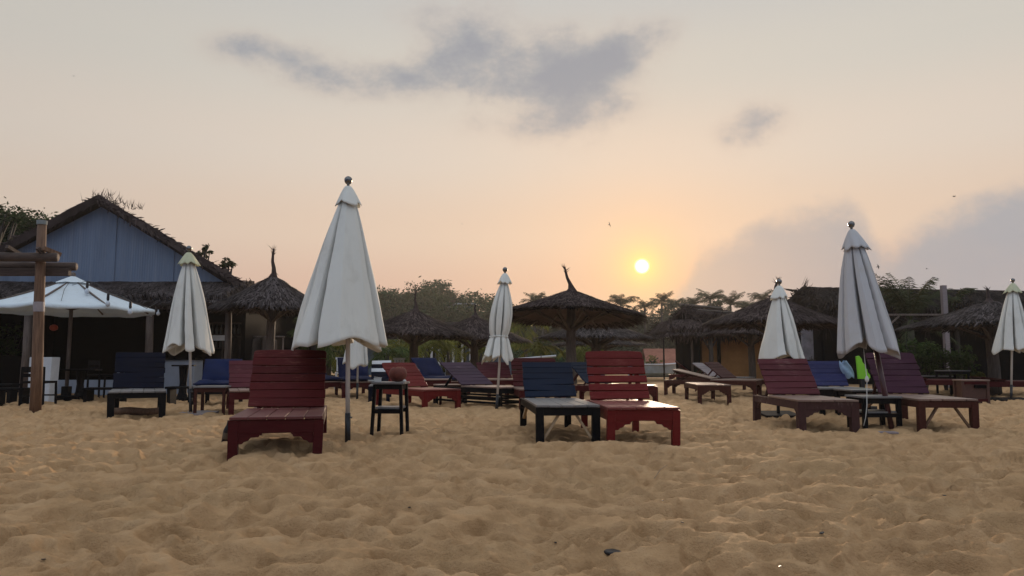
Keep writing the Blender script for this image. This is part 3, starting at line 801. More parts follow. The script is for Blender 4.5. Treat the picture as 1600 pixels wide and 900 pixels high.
# ------------------------------------------------------------------ umbrellas
UG = "closed canvas beach umbrellas"
def umbrella(x, y, label, ztop, zhem, Rr, seed, mat, capmat=None, lean=(0, 0), skew=(0, 0), p=0.92, fold=0.42, nrib=8, waist=False, polemat=None, low=0.45, plate=None, cap_h=0.17, cap_r=0.13, rope=False, pole_r=0.019, twist=0.2, hemvar=0.04):
    rng = random.Random(seed); capmat = capmat or mat; polemat = polemat or M_pole
    t = thing("beach_umbrella", label, "umbrella", (x, y, 0), 0, UG)
    def ax(z): return Vector((lean[0] * z / ztop, lean[1] * z / ztop, z))
    m = MB(); m.tube([ax(low), ax(ztop - 0.05)], pole_r, 12); m.build("pole", polemat, t, smooth=True)
    m = MB(); m.tube([ax(-0.12), ax(low + 0.02)], pole_r * 1.25, 12); lp = m.build("lower_pole", M_blackM if polemat is M_pole else polemat, t, smooth=True)
    m = MB(); kn = ax(low - 0.02); m.tube([kn + Vector((0.01, -0.01, 0)), kn + Vector((0.045, -0.03, 0))], 0.008, 8); m.build("clamp_screw", M_steel, lp, smooth=True)
    # canopy: lobes of cloth with narrow valleys between the ribs
    NA, NR = nrib * 24, 34
    a0 = rng.uniform(0, 6.28); ctl = []
    for k in range(nrib):
        ctl.append((2 * math.pi * (k + rng.uniform(-0.10, 0.10)) / nrib, 0.0, rng.uniform(0.93, 1.06)))
        deep = rng.random() < 0.88
        am = 2 * math.pi * (k + 0.5 + rng.uniform(-0.14, 0.14)) / nrib
        if deep:
            dl = 2 * math.pi / nrib * rng.uniform(0.10, 0.17)
            ctl.append((am - dl, 0.02, rng.uniform(0.95, 1.03))); ctl.append((am, min(0.7, fold * rng.uniform(1.3, 2.0)), 1.0)); ctl.append((am + dl, 0.02, rng.uniform(0.95, 1.03)))
        else: ctl.append((am, fold * rng.uniform(0.1, 0.35), 1.0))
    def section(a, f):
        a = (a - a0) % (2 * math.pi)
        for q in range(len(ctl)):
            A, fa, ja = ctl[q]; B, fb_, jb = ctl[(q + 1) % len(ctl)]
            if q == len(ctl) - 1: B += 2 * math.pi
            aa = a + 2 * math.pi if (q == len(ctl) - 1 and a < ctl[0][0] % (2 * math.pi)) else a
            if A <= aa <= B or q == len(ctl) - 1:
                ra, rb_ = ja * (1 - f * fa), jb * (1 - f * fb_)
                return ra * rb_ * math.sin(B - A) / max(1e-4, ra * math.sin(aa - A) + rb_ * math.sin(B - aa))
    pan = [(a0 + c[0], c[1] / max(fold, 0.01), 0, 0, 0) for c in ctl if c[1] > 0]
    zc0 = ztop - 0.10
    waves = [(rng.randint(2, 5), rng.uniform(0, 6.28), rng.uniform(4, 9)) for _ in range(4)]
    hemph = [rng.uniform(0, 6.28) for _ in range(3)]
    cv = []
    for j in range(NR + 1):
        s = j / NR
        for i in range(NA):
            a = 2 * math.pi * i / NA
            if waist:
                if s < 0.72: rb = 0.10 + 0.78 * math.sin(math.pi * min(1, (s / 0.72)) * 0.62) * (1 - 0.25 * (s / 0.72) ** 3)
                else: rb = 0.66 + (s - 0.72) / 0.28 * 0.42
                if 0.68 < s < 0.76: rb *= 0.93
            else:
                rb = 0.09 + 0.91 * s ** p
            fs_ = min(1, 0.30 + s * 1.3)
            if waist and s > 0.7: fs_ *= 0.8
            sc = section(a - twist * s, fs_)
            valley = max(0.0, 1 - sc)
            r = Rr * rb * sc
            r *= 1 + 0.018 * sum(math.sin(n_ * a + ph + q * s) for n_, ph, q in waves)
            z = zc0 + (zhem - zc0) * s
            if j > NR - 8:
                k = (j - (NR - 8)) / 8
                z += k * k * (hemvar * (math.sin(2 * a + hemph[0]) + 0.8 * math.sin(5 * a + hemph[1])) + 0.14 * valley)
            c = ax(z) + Vector((skew[0] * s, skew[1] * s, 0))
            cv.append(c + Vector((r * math.cos(a), r * math.sin(a), 0)))
    m = MB(); m.add(cv, [(j * NA + i, (j + 1) * NA + i, (j + 1) * NA + (i + 1) % NA, j * NA + (i + 1) % NA) for j in range(NR) for i in range(NA)])
    can = m.build("canopy", mat, t, smooth=True)
    sm = can.modifiers.new('solid', 'SOLIDIFY'); sm.thickness = 0.004
    # vent cap
    cv = []; N2 = 64; NR2 = 8
    for j in range(NR2 + 1):
        s = j / NR2
        for i in range(N2):
            a = 2 * math.pi * i / N2
            v = max(math.exp(-(math.atan2(math.sin(a - pa), math.cos(a - pa)) / 0.2) ** 2) * dep for (pa, dep, _, _, _) in pan)
            r = 0.03 + (cap_r - 0.03) * s ** 0.85 * (1 - 0.16 * v * s) * (1 + 0.05 * math.sin(3 * a + hemph[2]))
            z = ztop - 0.035 - cap_h * s + 0.010 * s * (math.sin(3 * a + hemph[1]) + 0.6 * math.sin(5 * a + hemph[0])) + 0.02 * s * v
            cv.append(ax(z) + Vector((r * math.cos(a), r * math.sin(a), 0)))
    cv.append(ax(ztop - 0.03))
    m = MB(); m.add(cv, [(j * N2 + i, (j + 1) * N2 + i, (j + 1) * N2 + (i + 1) % N2, j * N2 + (i + 1) % N2) for j in range(NR2) for i in range(N2)] + [(len(cv) - 1, i, (i + 1) % N2) for i in range(N2)])
    cp = m.build("vent_cap", capmat, t, smooth=True); sm = cp.modifiers.new('solid', 'SOLIDIFY'); sm.thickness = 0.003
    m = MB(); b = ax(ztop)
    m.lathe([(0.012, -0.05), (0.014, -0.012), (0.022, -0.008), (0.03, 0.0), (0.037, 0.015), (0.040, 0.03), (0.037, 0.046), (0.026, 0.06), (0.010, 0.068), (0.0, 0.07)], 16, tuple(b)); m.build("finial", M_steel, t, smooth=True)
    if waist:
        m = MB(); zz = zc0 + (zhem - zc0) * 0.72; c = ax(zz) + Vector((skew[0] * 0.72, skew[1] * 0.72, 0)); rr = Rr * 0.64
        m.tube([c + Vector((rr * math.cos(a), rr * math.sin(a), 0.004 * math.sin(3 * a))) for a in [2 * math.pi * k / 24 for k in range(25)]], 0.010, 6, cap=False); m.build("tie_strap", mat, t, smooth=True)
    if rope:
        m = MB(); pz = zhem + 0.05
        pts = [ax(pz) + Vector((-0.12, -0.03, 0)), ax(0.9) + Vector((-0.17, -0.06, 0)), ax(0.55) + Vector((-0.22, -0.1, 0)), ax(0.25) + Vector((-0.28, -0.1, 0)), ax(0.12) + Vector((-0.33, -0.12, 0)), ax(0.03) + Vector((-0.38, -0.14, 0))]
        m.tube(pts, 0.0042, 6); m.lathe([(0, -0.04), (0.02, -0.02), (0.024, 0), (0.014, 0.03), (0, 0.045)], 8, tuple(pts[2])); m.build("rope", M_rope, t, smooth=True)
    if plate:
        m = MB(); pw, pd, pm, pox, poy = plate
        m.box((pox, poy, 0.012), (pw, pd, 0.03), Matrix.Rotation(R(4), 3, 'X')); m.build("base_plate", pm, t, bevel=0.004)
    return t

# ------------------------------------------------------------------ tables
def side_table(x, y, yaw, label, w, dpt, h, mat, topmat, splay=0.03, shelf=None, leg=0.04, group="low wooden side tables between the loungers", apron=0.06):
    t = thing("side_table", label, "side table", (x, y, 0), R(yaw), group)
    m = MB(); n = 3
    for i in range(n): m.box((0, -dpt / 2 + dpt / n * (i + 0.5), h - 0.011), (w, dpt / n - 0.004, 0.022))
    m.build("table_top", topmat, t, bevel=0.003)
    m = MB()
    for s in (-1, 1):
        m.box((0, s * (dpt / 2 - 0.035), h - 0.024 - apron / 2), (w - 0.06, 0.022, apron)); m.box((s * (w / 2 - 0.035), 0, h - 0.024 - apron / 2), (0.022, dpt - 0.10, apron))
    m.build("apron", mat, t)
    for sx in (-1, 1):
        for sy in (-1, 1):
            m = MB(); m.beam((sx * (w / 2 - 0.035), sy * (dpt / 2 - 0.038), h - 0.025), (sx * (w / 2 - 0.035 + splay), sy * (dpt / 2 - 0.038 + splay * 0.5), -0.08), leg, leg, (0, 1, 0)); m.build("leg", mat, t, bevel=0.003)
    if shelf:
        for s in (-1, 1):
            m = MB(); m.box((0, s * (dpt / 2 - 0.02), shelf), (w - 0.05, 0.024, 0.045)); m.build("stretcher", mat, t)
        m = MB(); m.box((0, 0, shelf + 0.033), (w - 0.06, dpt - 0.07, 0.018)); m.build("shelf", topmat, t)
    return t

# ================================================================== BACKGROUND
# --- wooded rise and hazy belt of trees (one mass each), then the trees one can tell apart
def wood_mass(name, label, spots, mat, seed, size, nl, seg):
    rng = random.Random(seed); m = MB()
    for (x, y, z, h, rx) in spots:
        clumps(m, (x, y, z + h * 0.58), (rx, rx * 0.8, h * 0.45), seg, nl, size, rng, 0.34, 0.35)
    o = m.build(name, mat); tag(o, label, "wood", kind='stuff'); return o
rng = random.Random(77)
sp = []
for i in range(95):
    px = rng.uniform(395, 800); d = rng.uniform(88, 128); x = X(px, d)
    g = float(hill_h(np.array(x), np.array(d)))
    sp.append((x, d, g - 0.5, rng.choice((2.8, 3.6, 4.4, 5.4, 6.9)) * rng.uniform(0.9, 1.1), rng.uniform(1.5, 3.3)))
wood_mass("hillside_wood", "dark green trees massed on the low hill behind the parasols", sp, M_leafM, 3, 0.5, 32, 44)
sp = []
for i in range(120):
    px = rng.uniform(760, 1420); d = rng.uniform(82, 112); x = X(px, d)
    sp.append((x, d, -0.3, rng.uniform(6.2, 8.6) * (0.75 if px < 850 else 1.0), rng.uniform(1.6, 2.8)))
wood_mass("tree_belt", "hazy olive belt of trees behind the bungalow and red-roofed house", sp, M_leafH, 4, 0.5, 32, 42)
sp = []
for i in range(60):
    px = rng.uniform(800, 1300); d = rng.uniform(66, 76); x = X(px, d)
    sp.append((x, d, -0.3, rng.uniform(1.6, 3.4), rng.uniform(1.4, 2.4)))
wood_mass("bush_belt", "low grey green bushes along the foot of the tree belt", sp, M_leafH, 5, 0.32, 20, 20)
sp = []
for i in range(44):
    px = rng.uniform(440, 880); d = rng.uniform(46, 60); x = X(px, d)
    sp.append((x, d, -0.2, rng.uniform(1.4, 2.8), rng.uniform(1.0, 1.8)))
wood_mass("undergrowth", "undergrowth between the blue beach house and the hill", sp, M_leafM, 6, 0.24, 15, 15)

for px, py, d, rx, lab, sd in ((612, 470, 92, 1.9, "dark round tree rising beside the big closed umbrella on the hill", 1), (663, 458, 96, 2.3, "tallest dark tree on the hill behind the twin parasols", 2),
                               (640, 464, 101, 1.7, "dark tree between two taller trees on the hill", 3), (690, 466, 90, 1.5, "small dark tree just left of the white hilltop house", 4), (726, 484, 95, 1.5, "bushy tree in front of the white hilltop house", 5)):
    x = X(px, d); g = float(hill_h(np.array(x), np.array(d))); zt = Z(py - 4, d)
    tree("broadleaf_tree", lab, "tree", x, d, zt - g, (rx, rx, (zt - g) * 0.34), 100 + sd, M_leafD if sd < 4 else M_leafM, g, 46, 26, 0.34, "trees on the hill")
# sparse tree on the hilltop
def bare_tree():
    d = 106; x = X(706, d); g = Z(490, d); h = Z(459, d) - g
    t = thing("sparse_tree", "sparse thin tree standing out against the sky beside the white hilltop house", "tree", (x, d, g))
    m = MB(); rng = random.Random(9); m.tube([(0, 0, -1), (0.1, 0, h * 0.5), (0.4, 0, h * 0.9)], [0.12, 0.09, 0.05], 6); c = MB()
    for k in range(8):
        a = rng.uniform(0, 6.28); e = Vector((math.cos(a) * 1.7, math.sin(a) * 1.0, h * rng.uniform(0.75, 1.05)))
        m.tube([(0.1, 0, h * 0.55), (e.x * 0.5, e.y * 0.5, h * 0.75), tuple(e)], [0.06, 0.045, 0.02], 5)
        for j in range(22): leaf(c, e + Vector((rng.gauss(0, 0.35), rng.gauss(0, 0.3), rng.gauss(0, 0.2))), 0.26, rng)
    m.build("trunk", M_trunk, t); c.build("crown", M_leafD, t)
bare_tree()
# white house on the hill
def hill_house():
    d = 110; x0 = X(688, d); x1 = X(742, d); z0 = Z(492, d); z1 = Z(476, d)
    t = thing("hilltop_house", "flat roofed white house half hidden by trees on the hilltop", "house", ((x0 + x1) / 2, d, z0 - 1.5)); w = x1 - x0; h = z1 - z0 + 1.5
    m = MB(); m.box((0, 2, h / 2), (w, 4, h)); m.build("wall", M_whitep, t)
    m = MB(); m.box((w * 0.22, 1.8, h + 0.10), (w * 0.62, 5, 0.2)); m.build("roof", M_whitep, t)
    for k in range(4):
        m = MB(); m.box((-w * 0.36 + k * w * 0.24, -0.03, h * 0.62), (w * 0.13, 0.06, h * 0.36)); m.build("window", M_dark, t)
hill_house()

# tall coconut palms along the skyline
PG = "hazy coconut palms on the skyline"
FAR = [(836, 462, "half hidden behind the left eave of the big central parasol"), (848, 468, "just left of the finial of the big central parasol"), (968, 466, "directly below and left of the sun"), (1009, 470, "right of the big parasol's eave under the sun"),
       (1034, 463, "wide crowned, below and right of the sun"), (1058, 472, "short one between the sun and the bungalow roof"), (1086, 466, "left end of the bungalow ridge"), (1116, 458, "tallest, above the middle of the bungalow ridge"),
       (1143, 466, "above the right end of the bungalow ridge"), (1168, 474, "low, right of the bungalow ridge"), (1193, 458, "just left of the closed umbrella in front of the round parasol"), (1270, 472, "right of the closed umbrella, over the round parasol")]
for i, (px, py, lab) in enumerate(FAR):
    d = 78 + (i * 37) % 17; x = X(px, d); z = Z(py + 6, d)
    palm("hazy coconut palm, " + lab, x, d, -0.2, z + 0.2 - 0.4, (i % 4 + 10, 20, 2.1, 0.70, 18, 0.72, 0.30), M_leafP, 0.14, PG, 0.85 + 0.1 * (i % 3), i * 1.3, 0.3 * math.sin(i * 2.1))
PY = "young yellow green palms behind the loungers"
for i, (px, py, d, sc, lab) in enumerate(((622, 548, 33, 1.0, "young palm behind the trunk of the left twin parasol"), (664, 545, 32, 1.25, "yellowest young palm between the posts of the twin parasols"), (700, 543, 34, 1.2, "young palm with drooping fronds left of the second twin parasol post"),
                                         (822, 512, 36, 1.1, "young palm right of the tied umbrella, upper fronds"), (836, 548, 30, 1.1, "yellow green young palm low beside the tied umbrella's hem"), (915, 556, 33, 1.0, "small pale palm behind the big central post"),
                                         (488, 528, 22, 0.9, "dark feathery palm behind the backrest of the nearest red lounger"), (512, 548, 25, 0.8, "low palm partly behind the biggest closed umbrella"), (603, 556, 27, 0.8, "dark palm left of the blue house under the thatch"), (752, 552, 35, 1.0, "young palm right of the second twin parasol post"))):
    x = X(px, d); z = Z(py, d)
    palm(lab, x, d, 0, z, (i % 3 + 30, 13, 1.35, 0.35, 18, 1.1, 0.34), M_leafY if i not in (6, 8) else M_leafS, 0.09, PY, sc, i * 0.9, 0.05, "young_palm")

# blue house with white posts, far behind the twin parasols
def blue_house():
    d = 40; x0, x1 = X(545, d), X(800, d); w = x1 - x0; zt = Z(530, d)
    t = thing("beach_house", "long blue house with white posts behind the twin parasols", "house", ((x0 + x1) / 2, d, 0))
    m = MB(); m.box((0, 2.2, zt / 2), (w, 0.2, zt)); m.build("wall", M_bluewall, t)
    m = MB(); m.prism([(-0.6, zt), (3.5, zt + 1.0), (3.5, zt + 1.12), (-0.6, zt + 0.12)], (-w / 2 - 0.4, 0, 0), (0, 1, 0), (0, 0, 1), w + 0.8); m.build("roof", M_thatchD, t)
    for px in (622, 652, 660, 674, 686, 698, 708, 722, 735, 760, 780):
        m = MB(); m.box((X(px, d) - (x0 + x1) / 2, 0, zt / 2), (0.11, 0.11, zt)); m.build("post", M_whitep, t)
    for px in (645, 667, 692, 716, 742):
        m = MB(); m.box((X(px, d) - (x0 + x1) / 2, 2.08, 1.0), (0.42, 0.06, 1.7)); m.build("window", M_dark, t)
    m = MB(); m.box((X(628, d) - (x0 + x1) / 2, 1.0, zt / 2), (X(640, d) - X(608, d), 0.1, zt)); m.build("screen_wall", plain("teal_paint", (0.13, 0.23, 0.27), 0.7), t)
blue_house()

# red roofed house, boat, lamp post
def red_house():
    d = 62; x0 = X(1012, d); x1 = X(1100, d); zr = Z(546, d); ze = Z(572, d); w = x1 - x0
    t = thing("tiled_house", "small yellow house with red tiled roof beyond the blue boat", "house", (x0, d, 0))
    m = MB(); m.prism([(-1.5, 0), (1.5, 0), (1.5, ze), (0, zr - 0.1), (-1.5, ze)], (0.25, 2, 0), (0, 1, 0), (0, 0, 1), w); m.build("wall", M_plaster, t)
    m = MB()
    m.prism([(-1.9, ze - 0.15), (0, zr), (0, zr + 0.1), (-1.9, ze - 0.05)], (0, 2, 0), (0, 1, 0), (0, 0, 1), w + 0.4)
    m.prism([(1.9, ze - 0.15), (1.9, ze - 0.05), (0.002, zr + 0.1), (0.002, zr)], (0, 2, 0), (0, 1, 0), (0, 0, 1), w + 0.4)
    m.build("roof", M_tile, t)
    tx = X(1020, 58); tree("small_tree", "small bright green tree in front of the red roofed house", "tree", tx, 58, Z(553, 58), (0.75, 0.75, 0.6), 60, M_leafY, 0, 16, 24, 0.16)
red_house()
def boat():
    d = 33; xa, xb = X(985, d), X(1074, d); L = xb - xa
    t = thing("fishing_boat", "pale blue wooden boat with white gunwale drawn up on the sand", "boat", (xa, d, 0))
    prof = []; n = 18; mb = MB(); g = MB()
    st = []
    for i in range(n + 1):
        s = i / n; k = 1 - max(0, (s - 0.72) / 0.28) ** 2.2; b = 0.62 * max(0.03, k); zt = 0.60 + 0.10 * max(0, s - 0.5) ** 2 * 4; zb = 0.06 + 0.34 * max(0, (s - 0.82) / 0.18) ** 2
        xx = s * L - 0.0
        st.append([(xx, -b, zt), (xx - 0.02, -b * 0.86, zb + (zt - zb) * 0.35), (xx - 0.05, -b * 0.35, zb), (xx - 0.05, b * 0.35, zb), (xx - 0.02, b * 0.86, zb + (zt - zb) * 0.35), (xx, b, zt)])
    vs_ = [p for r in st for p in r]; fs = [(i * 6 + k, i * 6 + k + 1, (i + 1) * 6 + k + 1, (i + 1) * 6 + k) for i in range(n) for k in range(5)]
    mb.add(vs_, fs + [tuple(range(6))]); o = mb.build("hull", M_hull, t); q = o.modifiers.new('solid', 'SOLIDIFY'); q.thickness = 0.03
    for k in (0, 5):
        g.tube([Vector(r[k]) + Vector((0, 0, 0.02)) for r in st], 0.03, 6)
    g.build("gunwale", M_whitep, t)
    for s in (0.3, 0.6):
        m = MB(); m.box((s * L, 0, 0.5), (0.22, 1.15, 0.03)); m.build("thwart", M_hull, t)
boat()
def lamp_post():
    d = 31; x = X(1038, d); h = Z(524, d)
    t = thing("lamp_post", "thin black lamp post in front of the pale blue boat", "lamp post", (x, d, 0))
    m = MB(); m.tube([(0, 0, -0.2), (0, 0, h)], 0.035, 8); m.build("post", M_blackM, t)
    m = MB(); m.tube([(0, 0, h - 0.03), (0.12, 0, h), (0.16, 0, h - 0.01)], 0.02, 6); m.build("arm", M_blackM, t)
    m = MB(); m.lathe([(0.02, 0.0), (0.09, -0.02), (0.095, -0.05), (0.06, -0.09), (0, -0.10)], 10, (0.17, 0, h)); m.build("lamp_shade", M_whitep, t)
lamp_post()
def rail_pole():
    d = 20; xa, xb = X(795, d), X(870, d)
    t = thing("white_rail", "long white pole on two thin stakes behind the navy lounger", "rail", (xa, d, 0))
    m = MB(); m.tube([(0, 0, Z(562, d)), (xb - xa, 0.3, Z(556, d))], 0.028, 8); m.build("pole", M_whitep, t)
    for s in (0.36, 0.68):
        m = MB(); m.tube([(s * (xb - xa), 0.13, -0.1), (s * (xb - xa), 0.13, Z(553, d))], 0.012, 6); m.build("stake", M_drift, t)
rail_pole()

# ================================================================== HUTS
def quad_f(p00, p10, p01, p11):
    a, b, c, d = Vector(p00), Vector(p10), Vector(p01), Vector(p11)
    return lambda u, v: (a * (1 - u) + b * u) * (1 - v) + (c * (1 - u) + d * u) * v
def slope(parent, name, p00, p10, p01, p11, n, mat, thick=0.14, L=0.4, W=0.028, lift=0.05, seed=1, eave=True):
    """thatched roof slope: p00-p10 the ridge line, p01-p11 the eave"""
    rng = random.Random(seed); f = quad_f(p00, p10, p01, p11); m = MB()
    nrm = (Vector(p10) - Vector(p00)).cross(Vector(p01) - Vector(p00)).normalized()
    if nrm.z < 0: nrm = -nrm
    nu, nv = 14, 6; jit = {}
    top = [f(i / nu, j / nv) + nrm * (0.02 * rng.uniform(-1, 1)) for j in range(nv + 1) for i in range(nu + 1)]
    bot = [p - nrm * thick for p in top]
    fs = [(j * (nu + 1) + i, j * (nu + 1) + i + 1, (j + 1) * (nu + 1) + i + 1, (j + 1) * (nu + 1) + i) for j in range(nv) for i in range(nu)]
    N = len(top); per = [i for i in range(nu + 1)] + [(j) * (nu + 1) + nu for j in range(1, nv + 1)] + [nv * (nu + 1) + nu - i for i in range(1, nu + 1)] + [(nv - j) * (nu + 1) for j in range(1, nv)]
    m.add(top + bot, fs + [tuple(N + k for k in q[::-1]) for q in fs] + [(per[i], per[(i + 1) % len(per)], N + per[(i + 1) % len(per)], N + per[i]) for i in range(len(per))])
    shag(m, f, n, L, W, lift, rng)
    if eave:
        shag(m, lambda u, v: f(u, 0.94 + 0.06 * v) - nrm * thick * rng.random(), int(n * 0.25), L * 0.7, W, lift * 0.6, rng)
        for e in (0, 1): shag(m, lambda u, v: f(min(1, max(0, e + (0.012 * (u - 0.5)))), v) - nrm * thick * rng.random(), int(n * 0.10), L * 0.7, W, lift, rng)
    return m.build(name, mat, parent)

def beach_bar():
    d = 18.2; x0 = X(150, d)
    t = thing("beach_bar", "open fronted beach bar with blue white gable and thatched roof", "beach bar", (x0, d, 0))
    lx = lambda px, dd=d: X(px, dd) - x0
    ap = Z(312, d)
    # gable roof: ridge runs away from the camera; overhang towards it
    rt = Z(443, d); xr = lx(376); sl = (ap - rt) / xr
    xl = lx(-95); zl = ap - sl * 0.90 * (-xl)
    yf, yb = -0.35, 6.5; bx = -0.58 * 6.5
    slope(t, "roof", (0, yf, ap + 0.06), (bx, yb, ap + 0.06), (xr + 0.15, yf, rt - 0.02), (xr + 0.15 + bx, yb, rt - 0.02), 2400, M_thatch, 0.17, 0.20, 0.012, 0.02, 11)
    slope(t, "roof", (0, yf, ap + 0.06), (bx, yb, ap + 0.06), (xl - 0.15, yf, zl - 0.02), (xl - 0.15 + bx, yb, zl - 0.02), 2400, M_thatch, 0.17, 0.20, 0.012, 0.02, 12)
    m = MB(); rng = random.Random(4)                                   # ragged ridge tuft
    for k in range(120):
        p = Vector((rng.gauss(0.0, 0.16), rng.uniform(yf, 1.5), ap + 0.05)); q = Vector((rng.gauss(0, 0.5), rng.gauss(0, 0.3), rng.uniform(0.2, 1))).normalized() * rng.uniform(0.06, 0.26); s_ = Vector((0.009, 0, 0))
        m.add([p - s_, p + s_, p + q], [(0, 1, 2)])
    for (dx, hh, ln) in ((-0.42, 0.0, 0.38), (-0.22, 0.1, 0.36), (0.42, -0.28, 0.22), (0.47, -0.30, 0.2)):
        p = Vector((dx, yf + 0.1, ap - abs(dx) * sl + 0.05)); s_ = Vector((0.008, 0, 0)); m.add([p - s_, p + s_, p + Vector((-0.12 if dx < -0.3 else (0.02 if dx < 0 else 0.2), 0, ln if dx < 0 else 0.05))], [(0, 1, 2)])
    m.build("ridge_tuft", M_thatch, t)
    m = MB(); zb = Z(462, d)
    m.prism([(xl, zb), (xr + 0.0, zb), (xr - 0.05, rt + 0.0), (0, ap - 0.12), (xl, zl - 0.1)], (0, 0.08, 0), (1, 0, 0), (0, 0, 1), 0.08); m.build("gable_wall", M_gable, t)
    for px in (168, 262, 56):
        m = MB(); xx = lx(px); zt = ap - sl * abs(xx) - 0.16; m.box((xx, -0.012, (zt + zb) / 2), (0.035, 0.02, zt - zb)); m.build("cover_strip", M_gable, t)
    # awning below the gable
    yA = -1.6; zA0, zA1 = Z(440, d) , Z(470, d - 1.6)
    slope(t, "awning_roof", (lx(-110), -0.02, zA0), (lx(392), -0.02, zA0), (lx(-110), yA, zA1), (lx(384), yA, zA1), 6500, M_thatchG, 0.10, 0.24, 0.009, 0.016, 13)
    m = MB(); m.box(((lx(-110) + lx(384)) / 2, yA + 0.22, zA1 - 0.12), (lx(384) - lx(-110), 0.07, 0.10)); m.build("awning_beam", M_beam, t)
    for px, w_ in ((-40, 0.16), (36, 0.17), (228, 0.16), (352, 0.14)):
        xx = X(px, d - 1.4) - x0
        m = MB(); m.tube([(xx, -1.4, -0.2), (xx + 0.02, -1.4, 1.0), (xx, -1.4, zA1 + 0.02)], [w_ * 0.58, w_ * 0.52, w_ * 0.48], 10); m.build("post", M_drift, t, smooth=True)
    # dark interior
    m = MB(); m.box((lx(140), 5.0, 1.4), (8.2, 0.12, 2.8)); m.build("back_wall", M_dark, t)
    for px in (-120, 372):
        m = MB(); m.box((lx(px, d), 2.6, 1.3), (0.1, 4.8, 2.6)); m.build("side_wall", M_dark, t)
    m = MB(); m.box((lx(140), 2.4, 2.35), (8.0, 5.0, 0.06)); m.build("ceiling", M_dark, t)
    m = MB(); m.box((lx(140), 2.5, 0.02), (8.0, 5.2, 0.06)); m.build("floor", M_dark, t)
    # counter
    m = MB(); xa, xb = lx(72), lx(206); m.box(((xa + xb) / 2, -0.6, 0.14), (xb - xa, 0.2, 0.36)); m.build("low_wall", M_whitewash, t, bevel=0.01)
    m = MB(); xa, xb = lx(206), lx(322); m.box(((xa + xb) / 2, -0.5, 0.36), (xb - xa, 0.5, 0.86)); cw = m.build("counter", M_whitewash, t, bevel=0.01)
    m = MB(); m.box(((xa + xb) / 2, -0.5, 0.815), (xb - xa + 0.08, 0.6, 0.05)); m.build("counter_top", M_black, cw)
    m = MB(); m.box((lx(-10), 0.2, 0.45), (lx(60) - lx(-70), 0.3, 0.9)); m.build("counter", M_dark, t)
    m = MB(); xa, xb = lx(320), lx(348)
    for zz in (1.1, 1.45, 1.75): m.box((lx(306), 1.2, zz), (1.3, 0.3, 0.03))
    sh = m.build("shelf", M_beam, t)
    m = MB(); m.box((lx(340), 0.0, Z(528, d)), (0.36, 0.05, 0.13)); m.build("notice_board", M_paper, t)
    rng = random.Random(8)
    m = MB()
    for zz in (1.115, 1.465):
        for k in range(11): m.lathe([(0.035, 0), (0.037, 0.14), (0.014, 0.19), (0.014, 0.25), (0, 0.25)], 8, (lx(306) - 0.58 + k * 0.115, 1.15, zz))
    m.build("bottle_row", plain("dim_bottle_glass", (0.06, 0.06, 0.045), 0.3), sh)
beach_bar()

def string_lights():
    d = 16.6
    t = thing("string_lights", "string of round white bulbs along the bar awning", "string lights", (X(222, d), d, 0))
    m = MB(); x0 = X(222, d); pts = []
    for px, py in ((190, 474), (206, 482), (217, 484), (228, 481), (241, 484), (256, 476)): pts.append((X(px, d) - x0, 0, Z(py, d)))
    m.tube(pts, 0.006, 5); m.build("wire", M_blackM, t)
    for px, py in ((217, 490), (241, 490)):
        m = MB(); m.lathe([(0, -0.045), (0.032, -0.03), (0.042, 0), (0.032, 0.03), (0.014, 0.05), (0.014, 0.09), (0, 0.09)], 12, (X(px, d) - x0, 0, Z(py, d))); m.build("bulb", M_whitep, t, smooth=True)
string_lights()
def red_lantern():
    d = 19.5
    m, nt, b = new_mat("dim_red_glow"); b.inputs['Base Color'].default_value = (0.10, 0.025, 0.015, 1); b.inputs['Emission Color'].default_value = (1, 0.16, 0.06, 1); b.inputs['Emission Strength'].default_value = 0.03
    t = thing("red_lantern", "dim red lantern hanging inside the dark beach bar", "lantern", (X(78, d), d, Z(512, d)))
    k = MB(); k.lathe([(0.03, -0.08), (0.085, -0.05), (0.10, 0), (0.085, 0.05), (0.03, 0.08)], 12); k.build("shade", m, t, smooth=True)
    k = MB(); k.tube([(0, 0, 0.08), (0, 0, 2.33 - Z(512, d))], 0.005, 5); k.build("cord", M_blackM, t)
red_lantern()

# trees beside the bar
tree("broadleaf_tree", "dark leafy tree rising behind the left roof slope of the beach bar", "tree", X(14, 27), 27, Z(340, 27), (2.7, 1.6, 1.7), 21, M_leafD, 0, 420, 110, 0.17, None, 0.06)
tree("broadleaf_tree", "dark flat branched tree at the far left edge above the bar roof", "tree", X(-22, 22), 22, Z(322, 22), (0.9, 0.7, 0.35), 22, M_leafD, 0, 26, 36, 0.14)
def sprig(px, py, rx, lab, sd):
    d = 26.5; tree("broadleaf_tree", lab, "tree", X(px, d), d, Z(py, d), (rx, rx, 0.22), sd, M_leafD, 0, 10, 36, 0.13, None, 0.09)
sprig(310, 384, 0.30, "thin tree with small dark crown above the bar roof beside the yellow capped umbrella", 23)
sprig(349, 404, 0.26, "thin small dark tree just above the right corner of the bar roof", 24)
shrub("green shrub seen through the open left end of the bar", X(6, 20.2), 20.2, Z(505, 20.2), 0.5, 25, M_leafS, size=0.12)
shrub("low dark green bush behind the hanging tarpaulin", X(470, 24), 24, Z(520, 24), 1.0, 26, M_leafM, size=0.14, n=34)
shrub("dark bush left of the blue house", X(535, 30), 30, Z(540, 30), 1.2, 27, M_leafD, size=0.16, n=34)

